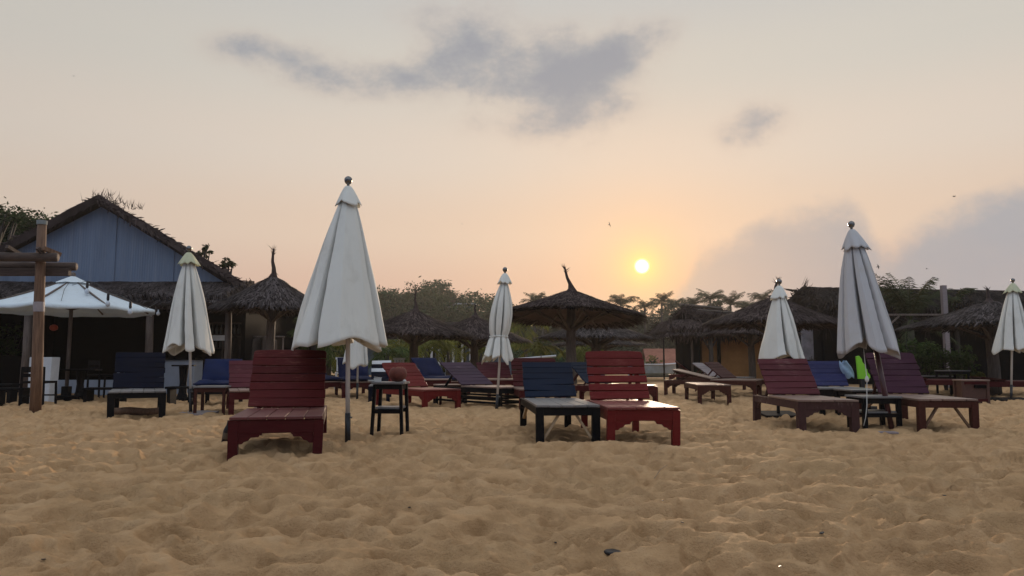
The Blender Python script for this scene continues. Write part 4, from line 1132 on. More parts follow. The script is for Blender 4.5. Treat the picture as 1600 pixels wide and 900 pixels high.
def tarp():
    d = 19.0; x0 = X(392, d)
    t = thing("hanging_tarpaulin", "creased grey brown tarpaulin hung behind the left parasol post", "tarpaulin", (x0, d, 0))
    m = MB(); n, q = 110, 14; w = X(432, d) - X(356, d); h = Z(528, d); vs_ = []
    for j in range(q + 1):
        for i in range(n + 1):
            u = i / n; v = j / q; k = math.sin(u * 31 + 0.9 * math.sin(v * 3)) * 0.11 + math.sin(u * 67 + v * 2) * 0.03
            vs_.append(((u - 0.5) * w * (1 + 0.12 * (1 - v)), k * (1.3 - 0.6 * v), v * h + 0.05 * math.sin(u * 11) * v))
    m.add(vs_, [(j * (n + 1) + i, j * (n + 1) + i + 1, (j + 1) * (n + 1) + i + 1, (j + 1) * (n + 1) + i) for j in range(q) for i in range(n)])
    o = m.build("cloth", M_tarp, t, smooth=True); s_ = o.modifiers.new('solid', 'SOLIDIFY'); s_.thickness = 0.008
    m = MB(); m.tube([(-w / 2 - 0.2, 0, h + 0.03), (w / 2 + 0.2, 0, h + 0.03)], 0.02, 6); m.build("rail", M_drift, t)
    for sg in (-1, 1):
        m = MB(); m.tube([(sg * (w / 2 + 0.15), 0.03, -0.1), (sg * (w / 2 + 0.15), 0.03, h + 0.05)], 0.025, 6); m.build("stake", M_drift, t)
tarp()

def bungalow():
    d = 27.0; xa = X(1072, d); 
    t = thing("thatched_bungalow", "small ochre bungalow with dark door and ridged thatched roof", "bungalow", (xa, d, 0))
    lx = lambda px: X(px, d) - xa
    W = lx(1215); ez = Z(522, d); D = 4.0; wallh = ez + 0.15
    m = MB(); x1 = lx(1095); m.box(((x1 + W) / 2, D / 2, wallh / 2), (W - x1, D, wallh)); wl = m.build("wall", M_ochre, t)
    m = MB(); m.box((lx(1124), -0.05, wallh / 2), (0.10, 0.14, wallh)); m.build("corner_post", M_soot, t)
    m = MB(); m.box((lx(1083), 0.6, wallh / 2), (lx(1098) - lx(1068), 1.2, wallh)); m.build("door", M_soot, t)
    m = MB(); m.tube([(lx(1081), -0.14, -0.1), (lx(1081), -0.14, ez - 0.2), (lx(1084), -0.10, ez + 0.08)], 0.045, 8); m.build("drain_pipe", M_drift, t, smooth=True)
    m = MB(); m.box((lx(1110), -0.02, Z(534, d)), (0.13, 0.03, 0.24)); m.build("notice", M_paper, t)
    # hipped lower roof and a small gablet with ridge
    rx0, rx1 = lx(1084), lx(1156); zr = Z(476, d); zm = Z(497, d); ex0, ex1 = lx(1042), lx(1232); e0 = -0.75; e1 = D + 0.75; my0, my1 = 0.85, D - 0.85; mx0, mx1 = lx(1060), lx(1190)
    slope(t, "roof", (mx0, my0, zm), (mx1, my0, zm), (ex0, e0, ez), (ex1, e0, ez), 3000, M_thatch, 0.12, 0.34, 0.013, 0.022, 31)
    slope(t, "roof", (mx0, my1, zm), (mx0, my0, zm), (ex0, e1, ez), (ex0, e0, ez), 1500, M_thatch, 0.12, 0.34, 0.013, 0.022, 32)
    slope(t, "roof", (mx1, my0, zm), (mx1, my1, zm), (ex1, e0, ez), (ex1, e1, ez), 700, M_thatch, 0.12, 0.34, 0.013, 0.022, 33)
    A = (lx(1080), 1.15, zr); B = (lx(1158), 2.5, zr - 0.02); Cc = (lx(1099), 0.55, zm + 0.02); Dd = (lx(1192), 1.35, zm - 0.08); E = (lx(1057), 2.1, zm - 0.28); Fb = (lx(1140), 3.6, zm - 0.1)
    slope(t, "roof", A, B, Cc, Dd, 1300, M_thatch, 0.09, 0.36, 0.013, 0.018, 34)
    slope(t, "roof", B, A, Fb, E, 500, M_thatch, 0.09, 0.36, 0.013, 0.018, 35)
    m = MB(); q = Vector((0.18, 0.16, -0.10)); tri = [Vector(A) + q, Vector(Cc) + q * 0.6, Vector(E) + q * 0.6]; bk = [p + Vector((0.10, 0.10, 0)) for p in tri]
    m.add(tri + bk, [(0, 1, 2), (5, 4, 3), (0, 3, 4, 1), (1, 4, 5, 2), (2, 5, 3, 0)]); m.build("gablet", M_dark, t)
    m = MB(); m.tube([tuple(Vector(A) + Vector((-0.1, -0.1, 0.07))), tuple(Vector(B) + Vector((0.1, 0.1, 0.07)))], 0.06, 8); m.build("ridge_pole", M_logM, t)
    m = MB(); m.tube([(lx(1100), 0.72, (zr + zm) / 2 + 0.10), (lx(1172), 1.80, (zr + zm) / 2 + 0.08)], 0.03, 6); m.build("batten", M_logM, t)
    for px in (1104,):
        m = MB(); xx = lx(px); m.tube([(xx, -0.6, -0.2), (xx + 0.03, -0.62, 1.0), (xx, -0.6, ez + 0.05)], [0.10, 0.085, 0.07], 8)
        m.tube([(xx, -0.6, ez - 0.6), (xx - 0.35, -0.62, ez - 0.02)], 0.035, 6); m.tube([(xx, -0.6, ez - 0.6), (xx + 0.35, -0.62, ez - 0.02)], 0.035, 6)
        m.build("porch_post", M_logD, t, smooth=True)
bungalow()
for px, py, lab in ((1096, 588, "dark potted plant left of the bungalow porch post"), (1116, 588, "dark bush at the foot of the ochre bungalow wall")):
    d = 25.5; shrub(lab, X(px, d), d, Z(572, d), 0.25, px, M_leafD, size=0.09, n=12, nl=24)

def right_hut():
    d = 25.0; xa = X(1290, d)
    t = thing("tarred_hut", "long black walled hut under a ragged dark thatched roof", "hut", (xa, d, 0))
    lx = lambda px, dd=d: X(px, dd) - xa
    zr = Z(452, d + 2); ze = Z(498, d - 1); W = lx(1760)
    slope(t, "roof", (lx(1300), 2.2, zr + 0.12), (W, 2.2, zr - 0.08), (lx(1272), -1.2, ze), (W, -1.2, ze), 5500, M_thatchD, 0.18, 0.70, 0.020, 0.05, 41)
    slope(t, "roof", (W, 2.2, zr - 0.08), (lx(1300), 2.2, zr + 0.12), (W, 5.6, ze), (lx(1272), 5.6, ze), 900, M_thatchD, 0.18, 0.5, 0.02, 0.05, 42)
    m = MB(); rng = random.Random(4)
    for k in range(46):
        s = rng.random(); p = Vector((lx(1278) + rng.uniform(-0.1, 0.8) , rng.uniform(-0.8, 2.0), 0)); p.z = ze + (zr - ze) * min(1.0, max(0.0, (p.y + 1.2) / 3.4)) + 0.06; q = Vector((-rng.uniform(0.1, 0.38), 0, rng.uniform(-0.05, 0.14))); m.add([p + Vector((0, 0, -0.03)), p + Vector((0, 0, 0.04)), p + q], [(0, 1, 2)])
    m.build("loose_thatch", M_thatchD, t)
    m = MB(); m.box((W / 2, 0, ze / 2 + 0.1), (W, 0.1, ze + 0.2)); m.build("wall", M_soot, t)
    for k in range(9):
        m = MB(); m.box((W / 2, -0.06, 0.22 + k * 0.22), (W, 0.02, 0.012)); m.build("board_seam", M_dark, t)
    m = MB(); m.box((-0.03, 2.2, ze / 2 + 0.1), (0.1, 4.4, ze + 0.2)); m.build("end_wall", M_soot, t)
    m = MB(); m.box((lx(1262), -0.1, Z(535, d)), (lx(1272) - lx(1255), 0.12, Z(508, d) - Z(562, d))); m.build("weathered_panel", plain("pale_grey_boards", (0.20, 0.19, 0.21), 0.85, var=0.3), t)
right_hut()
def right_frame():
    d = 21.5; xa = X(1390, d)
    t = thing("timber_frame", "pale timber frame with one tall post beside the young palm", "timber frame", (xa, d, 0)); lx = lambda px: X(px, d) - xa
    m = MB(); m.box((lx(1483), 0, Z(446, d) / 2), (0.13, 0.13, Z(446, d))); m.build("post", M_grey, t)
    m = MB(); m.box(((lx(1383) + lx(1487)) / 2, -0.10, Z(492, d)), (lx(1487) - lx(1383), 0.07, 0.05)); m.build("beam", M_drift, t)
    m = MB(); m.box((lx(1386), 0, Z(470, d) / 2), (0.10, 0.10, Z(470, d))); m.build("post", M_drift, t)
    m = MB(); m.beam((lx(1390), -0.1, Z(510, d)), (lx(1408), -0.1, Z(494, d)), 0.04, 0.04); m.build("brace", M_drift, t)
right_frame()
palm("young coconut palm with upright fronds in front of the dark hut roof", X(1428, 22.5), 22.5, 0, Z(500, 22.5), (51, 20, 1.75, 0.85, 36, 0.38, 0.21, 0.010), M_leafP, 0.10, None, 1.0, 0.4, 0, "young_palm")
palm("small palm leaning over behind the tall pale timber post", X(1500, 24), 24, 0, Z(478, 24), (52, 9, 1.1, 0.6, 20, 0.9, 0.3), M_leafP, 0.08, None, 0.9, 1.4, 0, "young_palm")
for i, (px, py, w, lab) in enumerate(((1412, 524, 0.55, "green shrub right of the grey slanted umbrella"), (1445, 530, 0.6, "bushy green shrub under the young coconut palm"), (1482, 536, 0.5, "green shrub with pale stems left of the far right parasol"), (1512, 545, 0.4, "small shrub next to the far right parasol post"))):
    d = 20.0 - 0.2 * i; shrub(lab, X(px, d), d, Z(py, d), w, 200 + i, M_leafS, size=0.11, n=30, nl=34, group="green shrubs in front of the dark hut")
shrub("low bright grass tuft by the right parasol post", X(1525, 17.6), 17.6, Z(577, 17.6), 0.3, 210, M_leafY, size=0.16, n=14, nl=26, name="grass_tuft", cat="plant")
shrub("dry seedling between the plum lounger and the blue lounger", X(1272, 14.5), 14.5, Z(555, 14.5), 0.10, 211, M_leafH, size=0.07, n=8, nl=8, name="seedling", cat="plant")

# ================================================================== THATCHED PARASOLS
parasol(893, 17.5, Z(491, 17.5), Z(452, 17.5), 1.58, "largest thatched parasol, in the centre, with bent finial below the sun", 0.125, 1, M_thatch, (R(-4), R(2)), 0.55, 0.28, 3800, sag=0.02, nst=8, post_mat=M_logM)
parasol(932, 29, Z(526, 29), Z(497, 29), 2.1, "middle thatched parasol of the three stacked behind the central post", 0.20, 2, M_thatchG, (0, R(0.5)), 0.0, 0, 2200, sag=0.01, nst=10)
parasol(938, 37, Z(538, 37), Z(522, 37), 2.3, "farthest low thatched parasol behind the central one", 0.2, 3, M_thatchG, (0, 0), 0.0, 0, 1500, sag=0.01, nst=8)
parasol(420, 16.2, Z(478, 16.2), Z(430, 16.2), 1.12, "grey thatched parasol with tall straight finial beside the beach bar", 0.10, 4, M_thatchG, (0, R(1)), 0.60, 0.03, 2600, sag=0.015, nst=6, post_mat=M_logM)
parasol(646, 23, Z(519, 23), Z(484, 23), 1.72, "left one of the twin thatched parasols, with thin upright finial", 0.14, 5, M_thatch, (0, R(2.0)), 0.62, -0.02, 2400, sag=0.015, nst=8)
parasol(741, 26, Z(527, 26), Z(493, 26), 1.78, "right one of the twin thatched parasols, behind the tied umbrella", 0.15, 6, M_thatch, (0, R(2)), 0.40, 0.02, 2100, sag=0.015, nst=8)
parasol(1214, 17, Z(503, 17), Z(462, 17), 1.42, "wide thatched parasol behind the closed umbrella right of the bungalow", 0.11, 7, M_thatch, (0, R(1)), 0.42, -0.25, 2600, sag=0.015, nst=7)
parasol(1176, 23.5, Z(520, 23.5), Z(498, 23.5), 1.35, "low thatched parasol with forked post against the ochre wall", 0.11, 8, M_thatch, (0, 0), 0.0, 0, 1300, sag=0.015, nst=6)
parasol(1555, 17.2, Z(505, 17.2), Z(470, 17.2), 1.72, "far right thatched parasol with grey log post", 0.13, 9, M_thatchG, (0, R(-1.0)), 0.32, 0.02, 2600, sag=0.015, nst=7, post_mat=M_logM)

# ================================================================== PERGOLA POST
def pergola():
    d = 11.3; x0 = X(55, d)
    t = thing("pergola", "weathered timber pergola post with short beams at the left edge", "pergola", (x0, d, 0))
    m = MB(); zt = Z(346, d); xt = X(65, d, 2.8) - x0; zb = Z(480, d)
    k = lambda z: xt * z / zt
    m.tube([(k(-0.2), 0, -0.2), (k(0.8), 0.01, 0.8), (k(zb), 0, zb), (k(2.2), 0.0, 2.2), (xt, 0, zt)], [0.080, 0.078, 0.073, 0.069, 0.063], 12)
    p = m.build("post", M_orange, t, smooth=True)
    m = MB(); m.tube([(k(zb - 0.07), 0, zb - 0.07), (k(zb + 0.08), 0, zb + 0.08)], [0.079, 0.077], 14); m.build("band", plain("grey_tape", (0.28, 0.24, 0.24), 0.6), p)
    m = MB(); m.tube([(xt, 0, zt - 0.05), (xt, 0, zt + 0.012)], [0.073, 0.075], 14); m.build("rope_cap", plain("grey_rope", (0.20, 0.22, 0.22), 0.9), p)
    z1, z2, z3 = Z(404, d), Z(411, d), Z(424, d)
    m = MB(); m.tube([(-2.6, -0.14, z1 + 0.02), (X(97, d, 2.3) - x0, -0.13, z1)], [0.075, 0.07], 8); m.build("beam", M_beam, t, smooth=True)
    m = MB(); m.tube([(-2.6, 0.16, z2 - 0.01), (X(107, d, 2.3) - x0, 0.20, z2 - 0.03)], [0.075, 0.065], 8); m.build("beam", M_beam, t, smooth=True)
    m = MB(); m.box(((X(103, d, 2.3) - x0 - 2.6) / 2, 0.12, z3), (2.6 + X(103, d, 2.3) - x0, 0.09, 0.11)); m.build("beam", M_beam, t, bevel=0.006)
    m = MB(); m.beam((X(80, d, 2.3) - x0, -0.22, z1 + 0.13), (X(92, d, 2.3) - x0, 0.02, z1 + 0.06), 0.07, 0.06); m.build("cross_piece", M_orange, t)  # orange wood here paints in the warm light on this end
    m = MB(); m.beam((X(26, d, 2.3) - x0, -0.24, z1 + 0.15), (X(30, d, 2.3) - x0, 0.2, z1 + 0.02), 0.05, 0.05); m.build("cross_piece", M_beam, t)
    m = MB(); m.beam((X(73, d, 2.3) - x0, -0.24, z1 + 0.13), (X(78, d, 2.3) - x0, -0.1, z1 + 0.0), 0.05, 0.05); m.build("cross_piece", M_beam, t)
pergola()

# ================================================================== OPEN UMBRELLA
def open_umbrella():
    d = 14.9; x0 = X(103, d)
    t = thing("open_umbrella", "open white canvas umbrella in front of the beach bar", "umbrella", (x0, d, 0))
    za, ze = Z(434, d), Z(483, d); n = 8; Rr = 1.60; a0 = R(8); NR = 10; sub = 6
    def pt(a, s, off=0):
        k = ((a - a0) / (2 * math.pi / n)) % 1; sagv = math.sin(math.pi * k)
        r = Rr * s * (1 - 0.075 * sagv); z = ze + (za - ze) * (1 - s) - 0.05 * math.sin(math.pi * s) - 0.03 * sagv * s + off
        return Vector((r * math.cos(a), r * math.sin(a), z))
    N = n * sub; m = MB(); vs_ = [pt(a0 + 2 * math.pi * i / N, 0.07 + 0.93 * j / NR) for j in range(NR + 1) for i in range(N)] + [pt(a0 + 2 * math.pi * i / N, 1.002, -0.055 - 0.012 * math.sin(i * 1.7)) for i in range(N)]
    m.add(vs_, [(j * N + i, (j + 1) * N + i, (j + 1) * N + (i + 1) % N, j * N + (i + 1) % N) for j in range(NR + 1) for i in range(N)])
    o = m.build("canopy", M_white, t, smooth=True); s_ = o.modifiers.new('solid', 'SOLIDIFY'); s_.thickness = 0.004
    m = MB(); cv = [pt(a0 + 2 * math.pi * i / N, s, 0.05 - 0.02 * s) for s in (0.02, 0.10, 0.20) for i in range(N)]; m.add(cv + [Vector((0, 0, za + 0.05))], [(j * N + i, (j + 1) * N + i, (j + 1) * N + (i + 1) % N, j * N + (i + 1) % N) for j in range(2) for i in range(N)] + [(3 * N, i, (i + 1) % N) for i in range(N)]); m.build("vent_cap", M_white, t, smooth=True)
    m = MB(); m.tube([(0, 0, 0.1), (0, 0, za)], 0.035, 12); m.build("pole", M_drift, t, smooth=True)
    m = MB(); m.lathe([(0.03, -0.02), (0.05, 0.0), (0.04, 0.05), (0, 0.08)], 10, (0, 0, za + 0.04)); m.build("finial", M_drift, t)
    for k in range(n):
        a = a0 + 2 * math.pi * k / n; m = MB(); m.beam(pt(a, 0.04, -0.03), pt(a, 0.98, -0.02), 0.025, 0.03)
        rb = m.build("rib", M_drift, t); m = MB(); m.beam((0, 0, ze - 0.02), pt(a, 0.5, -0.03), 0.02, 0.025); m.build("strut", M_drift, rb)
    m = MB(); m.box((0, 0, 0.03), (0.6, 0.6, 0.09)); m.box((0, 0, 0.16), (0.14, 0.14, 0.2)); m.build("base", M_black, t, bevel=0.008)
    # socket cords hanging over the front of the canopy
    for px, py, dd in ((126, 440, 0.40), (160, 459, 0.84), (196, 471, 1.20)):
        b = thing("hanging_bulb", {126: "clear bulb in black socket nearest the peak of the open umbrella", 160: "clear bulb in black socket halfway down the open umbrella", 196: "clear bulb lying near the rim of the open umbrella"}[px], "light bulb", (X(px, d - dd - 0.2), d - dd - 0.2, Z(py, d - dd - 0.2)), 0, "bulbs strung over the open umbrella")
        q = MB(); q.lathe([(0, 0.0), (0.022, 0.0), (0.026, -0.10), (0.018, -0.13), (0, -0.13)], 10); q.build("socket", M_blackM, b)
        q = MB(); q.lathe([(0.015, -0.13), (0.038, -0.17), (0.042, -0.20), (0.03, -0.235), (0, -0.245)], 12); q.build("bulb", plain("clear_bulb", (0.55, 0.6, 0.66), 0.15), b, smooth=True)
    w = MB(); pts = [(X(px, d - dd), d - dd, Z(py, d - dd)) for px, py, dd in ((100, 446, 0.25), (126, 439, 0.6), (143, 444, 0.8), (160, 458, 1.04), (180, 462, 1.2), (196, 470, 1.4), (222, 482, 1.2), (240, 472, -1.0))]
    w.tube(pts, 0.005, 5); tag(w.build("light_cord", M_blackM), "thin black cord carrying bulbs over the open umbrella", "cord")
    w = MB(); pts = [(X(px, d - dd), d - dd, Z(py, d - dd)) for px, py, dd in ((98, 440, 0.2), (90, 452, 0.7), (86, 470, 1.2))]
    w.tube(pts, 0.005, 5); tag(w.build("light_cord", M_blackM), "short loose black cord on the left half of the open umbrella", "cord")
open_umbrella()

# bar furniture
def white_barrel():
    d = 13.9; x0 = X(57, d)
    t = thing("white_stand", "tapered white serving stand behind the pergola post", "stand", (x0, d, 0))
    m = MB(); h = Z(558, d); w0 = X(86, d) - X(52, d); m.prism([(-w0 / 2, -0.05), (w0 / 2, -0.05), (w0 / 2 * 1.12, h), (-w0 / 2 * 0.98, h)], (0, 0.02, 0), (1, 0, 0), (0, 0, 1), -0.26)
    m.build("body", M_whitep, t, bevel=0.01)
white_barrel()
def bar_chair(px, d, h, w, lab, yaw=0):
    t = thing("bar_chair", lab, "chair", (X(px, d), d, 0), R(yaw), "dark chairs at the beach bar")
    for sx in (-1, 1):
        for sy in (-1, 1):
            m = MB(); m.beam((sx * w / 2, sy * 0.18, -0.05), (sx * w / 2 * 0.92, sy * 0.18, h if sy > 0 else h * 0.62), 0.03, 0.03, (0, 1, 0)); m.build("leg", M_black, t)
    m = MB(); m.box((0, 0, h * 0.60), (w, 0.40, 0.04)); m.build("seat", M_black, t, bevel=0.006)
    m = MB(); m.box((0, 0.18, h * 0.93), (w * 0.9, 0.025, 0.10)); m.box((0, 0.18, h * 0.78), (w * 0.9, 0.025, 0.06)); m.build("backrest", M_black, t)
    for s in (-1, 1):
        m = MB(); m.box((0, s * 0.18, h * 0.25), (w * 0.95, 0.022, 0.025)); m.build("stretcher", M_black, t)
bar_chair(59, 13.0, 0.66, 0.40, "slim dark chair in front of the white serving stand", 180)
bar_chair(158, 15.6, 0.78, 0.42, "dark chair by the low white bar wall", 150)
def pedestal_table(px, d, h, lab, r=0.36):
    t = thing("pedestal_table", lab, "table", (X(px, d), d, 0), 0.3, "dark pedestal tables at the beach bar")
    m = MB(); m.box((0, 0, h - 0.015), (r * 2, r * 2, 0.03)); m.build("table_top", M_black, t, bevel=0.005)
    m = MB(); m.lathe([(0.13, 0.02), (0.08, 0.15), (0.065, h * 0.5), (0.09, h - 0.03)], 12); m.build("pedestal", M_black, t)
    m = MB(); m.box((0, 0, 0.02), (r * 1.5, 0.10, 0.06)); m.box((0, 0, 0.022), (0.10, r * 1.5, 0.06)); m.build("foot", M_black, t)
pedestal_table(285, 14.6, Z(570, 14.6), "dark pedestal table in front of the white counter", 0.20)
pedestal_table(124, 15.0, 0.60, "dark pedestal table under the open white umbrella", 0.32)
def bench(px, d, w, h, lab, yaw=0):
    t = thing("low_bench", lab, "bench", (X(px, d), d, 0), R(yaw), "low dark benches at the beach bar")
    m = MB(); m.box((0, 0, h - 0.02), (w, 0.32, 0.04)); m.build("seat", M_black, t, bevel=0.005)
    for sx in (-1, 1):
        m = MB(); m.box((sx * (w / 2 - 0.06), 0, h / 2 - 0.05), (0.06, 0.26, h + 0.02)); m.build("leg", M_black, t)
bench(-4, 13.8, 0.6, 0.34, "low dark bench at the far left edge under the open umbrella", 8)
bench(164, 14.2, 0.75, 0.26, "low dark bench behind the navy lounger on the left")
bench(284, 13.6, 0.50, 0.30, "low dark bench beside the dark pedestal table")
bench(18, 12.9, 0.5, 0.30, "low dark bench beside the pergola post", 10)

# ================================================================== SUN LOUNGERS
x, y = G(430, 714)
lounger(x, y, 13, "nearest dark red lounger with gaps between backrest boards, beside a beer bottle", M_red, M_redL, M_redD, w=0.715, L=1.95, hs=0.315, hinge=1.15, lb=0.64, top=Z(549, 7.3), apron=0.105, leg=0.076, planks=7, seed=11, gap=0.008)
x, y = G(1006, 694)
lounger(x, y - 0.02, 2, "bright red lounger with light between its boards, right beside a navy one", M_redB, M_redBL, M_redB, w=0.665, L=1.9, hs=0.335, hinge=1.2, lb=0.64, top=Z(550, 8.3), apron=0.10, leg=0.072, planks=6, seed=12, gap=0.016)
x, y = G(890, 691)
lounger(x - 0.01, y, 4, "navy lounger with grey seat, black frame and pale braces beside the bright red one", M_navy, M_seatG, M_black, w=0.60, L=1.9, hs=0.345, hinge=1.36, lb=0.58, top=Z(568, 8.7), style='plain', apron=0.075, leg=0.075, planks=6, seed=13, brace=M_tan, round_top=False, gap=0.004)
x, y = G(1296, 672)
lounger(x, y, -2, "plum lounger with worn carved frame, left of the grey slanted umbrella", M_pur, M_seatW, M_wornF, w=0.66, L=1.75, hs=0.33, hinge=1.1, lb=0.62, top=Z(562, 9.5), apron=0.085, leg=0.085, planks=6, seed=14, round_top=False, gap=0.010)
x, y = G(1484, 673)
lounger(x, y, -6, "dark plum lounger with orange diagonal braces, behind the slanted umbrella pole", M_purD, M_seatW, M_brownF, w=0.62, L=1.9, hs=0.345, hinge=1.15, lb=0.66, top=Z(553, 9.6), style='plain', apron=0.075, leg=0.075, planks=7, seed=15, brace=M_orange, gap=0.005)
x, y = G(213, 653)
lounger(x, y, 26, "dark navy lounger with a pale log under its foot, before the bar", M_navyD, M_seatG, M_black, w=0.70, L=1.9, hs=0.355, hinge=1.1, lb=0.66, top=Z(552, 11.1), style='plain', apron=0.07, leg=0.085, planks=7, seed=16, round_top=False, gap=0.003)
x, y = G(691, 639)
lounger(x, y + 0.05, 36, "brick red lounger with carved legs behind the black side table", M_redB, M_redBL, M_redB, w=0.68, L=1.75, hs=0.31, hinge=1.05, lb=0.66, top=0.715, apron=0.09, leg=0.075, planks=7, seed=17, gap=0.004)
x, y = G(806, 637)
lounger(x, y, 42, "violet grey lounger with two low rails, left of the tied umbrella pole", M_vio, M_seatW, M_black, w=0.72, L=1.8, hs=0.34, hinge=1.0, lb=0.74, top=0.72, style='rails', apron=0.08, leg=0.07, planks=7, seed=18, round_top=False, gap=0.005)
x, y = X(395, 10.2), 10.2
lounger(x, y, 22, "pale edged plum lounger half hidden behind the nearest red lounger", M_pur, M_seatW, M_redD, w=0.62, L=1.8, hs=0.36, hinge=0.95, lb=0.60, top=0.75, planks=6, seed=19, gap=0.004, round_top=False, style='plain')
x, y = X(332, 12.7), 12.7
lounger(x, y, 14, "lounger with bright blue cushions behind the low table on the left", M_navyD, M_seatG, M_black, w=0.66, L=1.5, hs=0.32, hinge=0.9, lb=0.55, top=0.72, planks=5, seed=20, style='plain', cushion=M_bluec2, round_top=False)
x, y = X(521, 16.0), 16.0
lounger(x, y, 40, "left one of the blue cushioned loungers behind the biggest umbrella", M_redD, M_seatW, M_redD, w=0.68, L=1.8, hs=0.33, hinge=1.0, lb=0.6, top=0.75, planks=5, seed=21, cushion=M_bluec)
x, y = X(560, 15.7), 15.7
lounger(x, y, 18, "right one of the blue cushioned loungers behind the biggest umbrella", M_redD, M_seatW, M_redD, w=0.68, L=1.8, hs=0.33, hinge=1.0, lb=0.6, top=0.76, planks=5, seed=22, cushion=M_bluec)
x, y = X(592, 14.2), 14.2
lounger(x, y, 8, "navy lounger with two white slats, behind the black side table", M_navyD, M_seatG, M_navyD, w=0.40, L=1.5, hs=0.30, hinge=0.8, lb=0.55, top=0.76, planks=6, seed=23, style='plain', white=(3, 5), round_top=False)
x, y = X(715, 16.6), 16.6
lounger(x, y, 40, "lounger heaped with folded navy cushions behind the brick red lounger", M_navyD, M_seatW, M_redD, w=0.7, L=1.8, hs=0.32, hinge=1.0, lb=0.62, top=0.76, planks=5, seed=24, cushion=M_bluec)
x, y = X(790, 16.5), 16.5
lounger(x, y, 14, "plum red lounger with pale seat behind the tied umbrella pole", M_pur, M_seatW, M_redD, w=0.80, L=1.8, hs=0.36, hinge=1.0, lb=0.55, top=0.72, planks=6, seed=25, gap=0.004)
x, y = X(852, 11.6), 11.6
lounger(x, y, 8, "dark red lounger hidden behind the navy one, only its backrest edge showing", M_redD, M_seatW, M_redD, w=0.80, L=1.8, hs=0.33, hinge=0.8, lb=0.60, top=0.80, planks=7, seed=26, gap=0.012)
x, y = X(1008, 12.6), 12.6
lounger(x, y, 38, "blue backed lounger peeping out behind the bright red one", M_navy, M_seatW, M_redD, w=0.66, L=1.9, hs=0.35, hinge=1.1, lb=0.6, top=0.72, planks=6, seed=27)
x, y = G(1117, 631)
lounger(x, y, -5, "low bench-like lounger lying flat on open sand in front of the bungalow", M_seatW, M_seatW, M_brownF, w=0.58, L=1.65, hs=0.34, hinge=1.6, apron=0.075, leg=0.07, seed=28, noback=True)
x, y = X(1186, 16.2), 16.2
lounger(x, y, 62, "pale pinkish lounger reclined nearly flat in front of the bungalow", M_seatW, M_seatW, M_brownF, w=0.72, L=2.0, hs=0.36, hinge=0.95, lb=0.9, top=0.56, apron=0.09, planks=8, seed=29, gap=0.003)
x, y = X(1130, 25.5), 25.5
lounger(x, y, 76, "small dark red lounger with raised back beside the pale blue boat", M_redD, M_seatW, M_redD, w=0.66, L=1.8, hs=0.34, hinge=1.05, lb=0.7, top=0.78, planks=6, seed=30)
x, y = X(1172, 20.0), 20.0
lounger(x, y, 48, "grey slatted lounger back against the ochre bungalow wall", M_grey, M_seatG, M_brownF, w=0.62, L=1.8, hs=0.34, hinge=1.0, lb=0.66, top=0.70, planks=7, seed=31, gap=0.008)
x, y = X(1196, 18.0), 18.0
lounger(x, y, 40, "dark red lounger between the grey slatted one and the plum one", M_redD, M_seatW, M_redD, w=0.66, L=1.8, hs=0.33, hinge=1.0, lb=0.66, top=0.72, planks=6, seed=32)
x, y = X(1322, 10.9), 10.9
lounger(x, y, -2, "violet blue lounger with a pale blue cloth over its corner", M_blueV, M_seatG, M_black, w=0.72, L=1.8, hs=0.365, hinge=0.7, lb=0.52, top=0.745, planks=6, seed=33, style='plain', round_top=False, gap=0.003)
x, y = X(1528, 16.6), 16.6
lounger(x, y, 78, "long red lounger seen side-on behind the red crate", M_redD, M_redL, M_redD, w=0.66, L=1.9, hs=0.36, hinge=1.1, apron=0.10, planks=6, seed=34, lb=0.5, top=0.42)
x, y = X(1650, 16.2), 16.2
lounger(x, y, 80, "long red lounger seen side-on at the far right edge", M_redD, M_redL, M_redD, w=0.66, L=1.9, hs=0.34, hinge=1.1, apron=0.11, planks=6, seed=35, lb=0.5, top=0.40)
x, y = X(1492, 18.3), 18.3
lounger(x, y, 60, "grey boarded lounger with slightly raised back below the green shrubs", M_grey, M_seatG, M_black, w=0.62, L=1.8, hs=0.40, hinge=0.9, lb=0.8, top=0.62, planks=7, seed=36)

# ================================================================== SIDE TABLES
x, y = G(605, 680)
TB1 = (x, y + 0.17)
side_table(x, y + 0.17, -4, "slim black side table with shelf, carrying a red brown coconut", 0.34, 0.34, Z(597, y + 0.05), M_black, M_seatG, splay=0.025, shelf=0.24, leg=0.034, apron=0.05)
x, y = G(321, 648)
side_table(x, y + 0.25, 8, "low dark table behind the yellow capped umbrella pole", 0.46, 0.46, 0.40, M_brownF, M_seatG, splay=0.0)
side_table(X(1366, 8.75), 8.75, 0, "low dark table wedged between the two plum loungers", 0.46, 0.46, 0.355, M_black, M_seatG, splay=0.0, shelf=0.14, leg=0.05)
side_table(X(683, 15.2), 15.2, 10, "low red brown table behind the brick red lounger", 0.55, 0.5, 0.40, M_redD, M_seatW, splay=0.0)
side_table(X(700, 13.6), 13.6, 20, "small pale topped table between the brick red and violet grey loungers", 0.45, 0.45, 0.34, M_brownF, M_seatW, splay=0.0)
side_table(X(1345, 10.5), 10.5, 6, "dark low table in front of the lime green board", 0.50, 0.5, 0.365, M_black, M_seatG, splay=0.0, leg=0.06)
side_table(X(1490, 17.4), 17.4, 10, "small dark table in front of the green shrubs", 0.55, 0.5, 0.55, M_black, M_seatG, splay=0.0)

